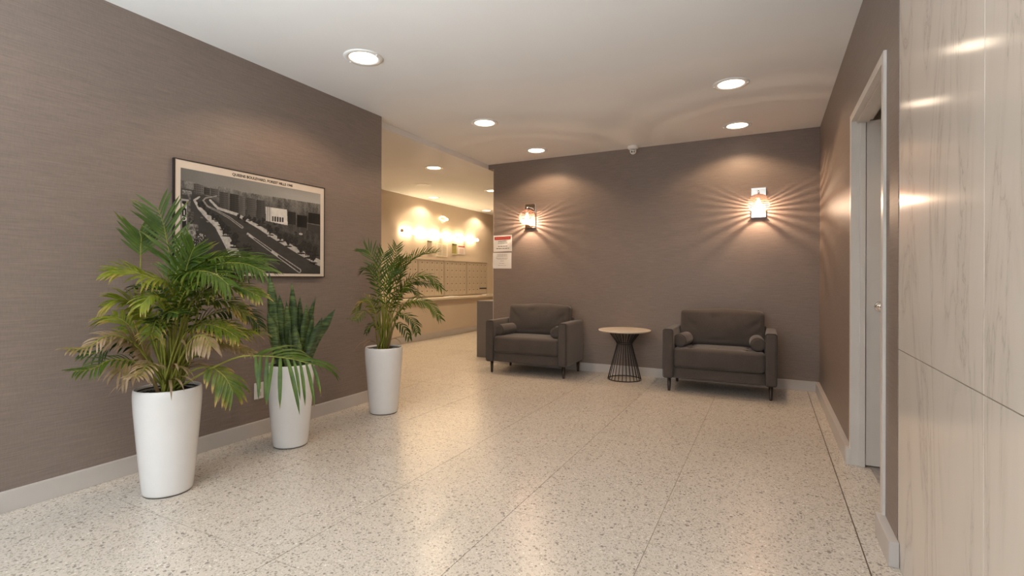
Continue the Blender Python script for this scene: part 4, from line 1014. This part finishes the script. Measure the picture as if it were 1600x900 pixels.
def palm(name, label, base, data, seed, wd, stalks, extra):
    rg = random.Random(seed); o = Vector(base)
    t = thing(name, label, 'plant', base, 0)
    for pts, mode, L_, n, tint, start in data:
        lab = {'b': 'dry brown frond', 'y': 'yellowing frond'}.get(tint)
        pts = [list(p) for p in pts]
        j = (rg.uniform(-.05, .05), rg.uniform(-.05, .05))
        pts[0] = [o.x + j[0], o.y + j[1], .525]
        frond(t, o, pts, mode, L_, n, tint, start, rg, wd, lab)
    # thin drooping outer fronds
    for k in range(extra):
        a = rg.uniform(-1.9, 1.6); ca, sa = math.cos(a), math.sin(a)
        rr, hh = rg.uniform(.30, .48), rg.uniform(.18, .48)
        pts = [o + Vector((ca * rr * q * (1 if ca > 0 else .6), sa * rr * q, .0 + hh * math.sin(min(1, q * 1.15) * 2.1))) for q in (0, .2, .45, .7, .9, 1.08)]
        frond(t, o, pts, 'up', rg.uniform(.09, .13), 16, rg.choice('tybgd'), .3, rg, wd * .8)
    # bare canes and dry sheaths rising from the soil
    for k in range(stalks):
        a = rg.uniform(0, 2 * PI); r = rg.uniform(.01, .06); x, y = r * math.cos(a), r * math.sin(a)
        hh = rg.uniform(.20, .52); sp_ = rg.uniform(.15, .80)
        pts = [Vector((x * (1 + sp_ * q * 3), y * (1 + sp_ * q * 3), .0 + hh * q)) for q in np.linspace(0, 1, 8)]
        b_ = B(); tube(b_, pts, [.0062 * (1 - .5 * q) for q in np.linspace(0, 1, 8)], 6); obj('cane', b_, 'stalk' if k % 3 else 'b', t)
    for k in range(extra):
        a = rg.uniform(0, 2 * PI); x, y = .04 * math.cos(a), .04 * math.sin(a)
        b_ = B(); lay = b_.verts.layers.float.new('along')
        z0 = rg.uniform(.04, .22)
        for q in range(3):
            dd = Vector((math.cos(a + q * .3), math.sin(a + q * .3), rg.uniform(.3, 1.0)))
            leaflet(b_, lay, Vector((x * 1.8, y * 1.8, z0)), dd, Vector((0, 0, 1)), rg.uniform(.14, .24), .014, rg.uniform(.25, .5), rg, XL + .012 - o.x)
        f = obj('dry_leaf', b_, 'b', t)
    return t
palm('potted_palm', 'big bushy areca palm with yellowing fronds in the nearest planter', (-2.878, 1.571, .525), PALM_BIG, 5, .0125, 34, 9)
palm('potted_palm', 'smaller green areca palm in the farthest planter beside the opening', (-2.931, 3.348, .525), PALM_SMALL, 12, .0105, 12, 2)
# snake plant
t = thing('snake_plant', 'snake plant with upright banded sword leaves in the middle planter', 'plant', (-2.928, 2.397, .525))
o_ = Vector((-2.928, 2.397, .525)); rg = random.Random(4)
for pts, w in SNAKE:
    pts = pts[::-1]; sp = [p - o_ for p in spline(pts, 16)]
    sp = [Vector((max(p.x, XL + .03 - o_.x), p.y, p.z)) for p in sp]
    z0 = sp[0].z; 
    base = sp[0].copy(); bz = Vector((max(-.09, min(.09, base.x)), max(-.09, min(.09, base.y)), .0))
    sp = [p + (bz - base) * (1 - i / 15) ** 2 for i, p in enumerate(sp)]
    toc = (Vector((0, 0, 1.15)) - o_); toc.z = 0; toc.normalize(); sd0 = toc.cross(Vector((0, 0, 1))).normalized()
    tw = rg.uniform(-.7, .7); b_ = B(); rows = []
    for i, p in enumerate(sp):
        s = i / 15; tg = (sp[min(i + 1, 15)] - sp[max(i - 1, 0)]).normalized(); a = tw * (1 - .5 * s)
        sd = (sd0 * math.cos(a) + toc * math.sin(a)); sd = (sd - tg * sd.dot(tg)).normalized(); nn = sd.cross(tg)
        ww = w * 1.1 * (.55 + .55 * math.sin(PI * min(1, s * .7 + .1))) * (1 if s < .6 else max(.02, 1 - ((s - .6) / .4) ** 1.5)); th = .0045 * (1 - .6 * s)
        prof = [(-.5, .16, .2), (-.25, .04, 1), (0, 0, 1), (.25, .04, 1), (.5, .16, .2)]
        front = [b_.verts.new(p + sd * ww * u + nn * (ww * v + th * t_)) for u, v, t_ in prof]
        back = [b_.verts.new(p + sd * ww * u + nn * (ww * v - th * t_)) for u, v, t_ in prof[::-1]]
        rows.append(front + back)
    for a, b in zip(rows, rows[1:]):
        for k in range(10):
            f = b_.faces.new([a[k], a[(k + 1) % 10], b[(k + 1) % 10], b[k]]); f.smooth = True
    b_.faces.new(rows[0][::-1]); b_.faces.new(rows[-1]); bmesh.ops.recalc_face_normals(b_, faces=b_.faces[:])
    obj('leaf', b_, 'snake', t)
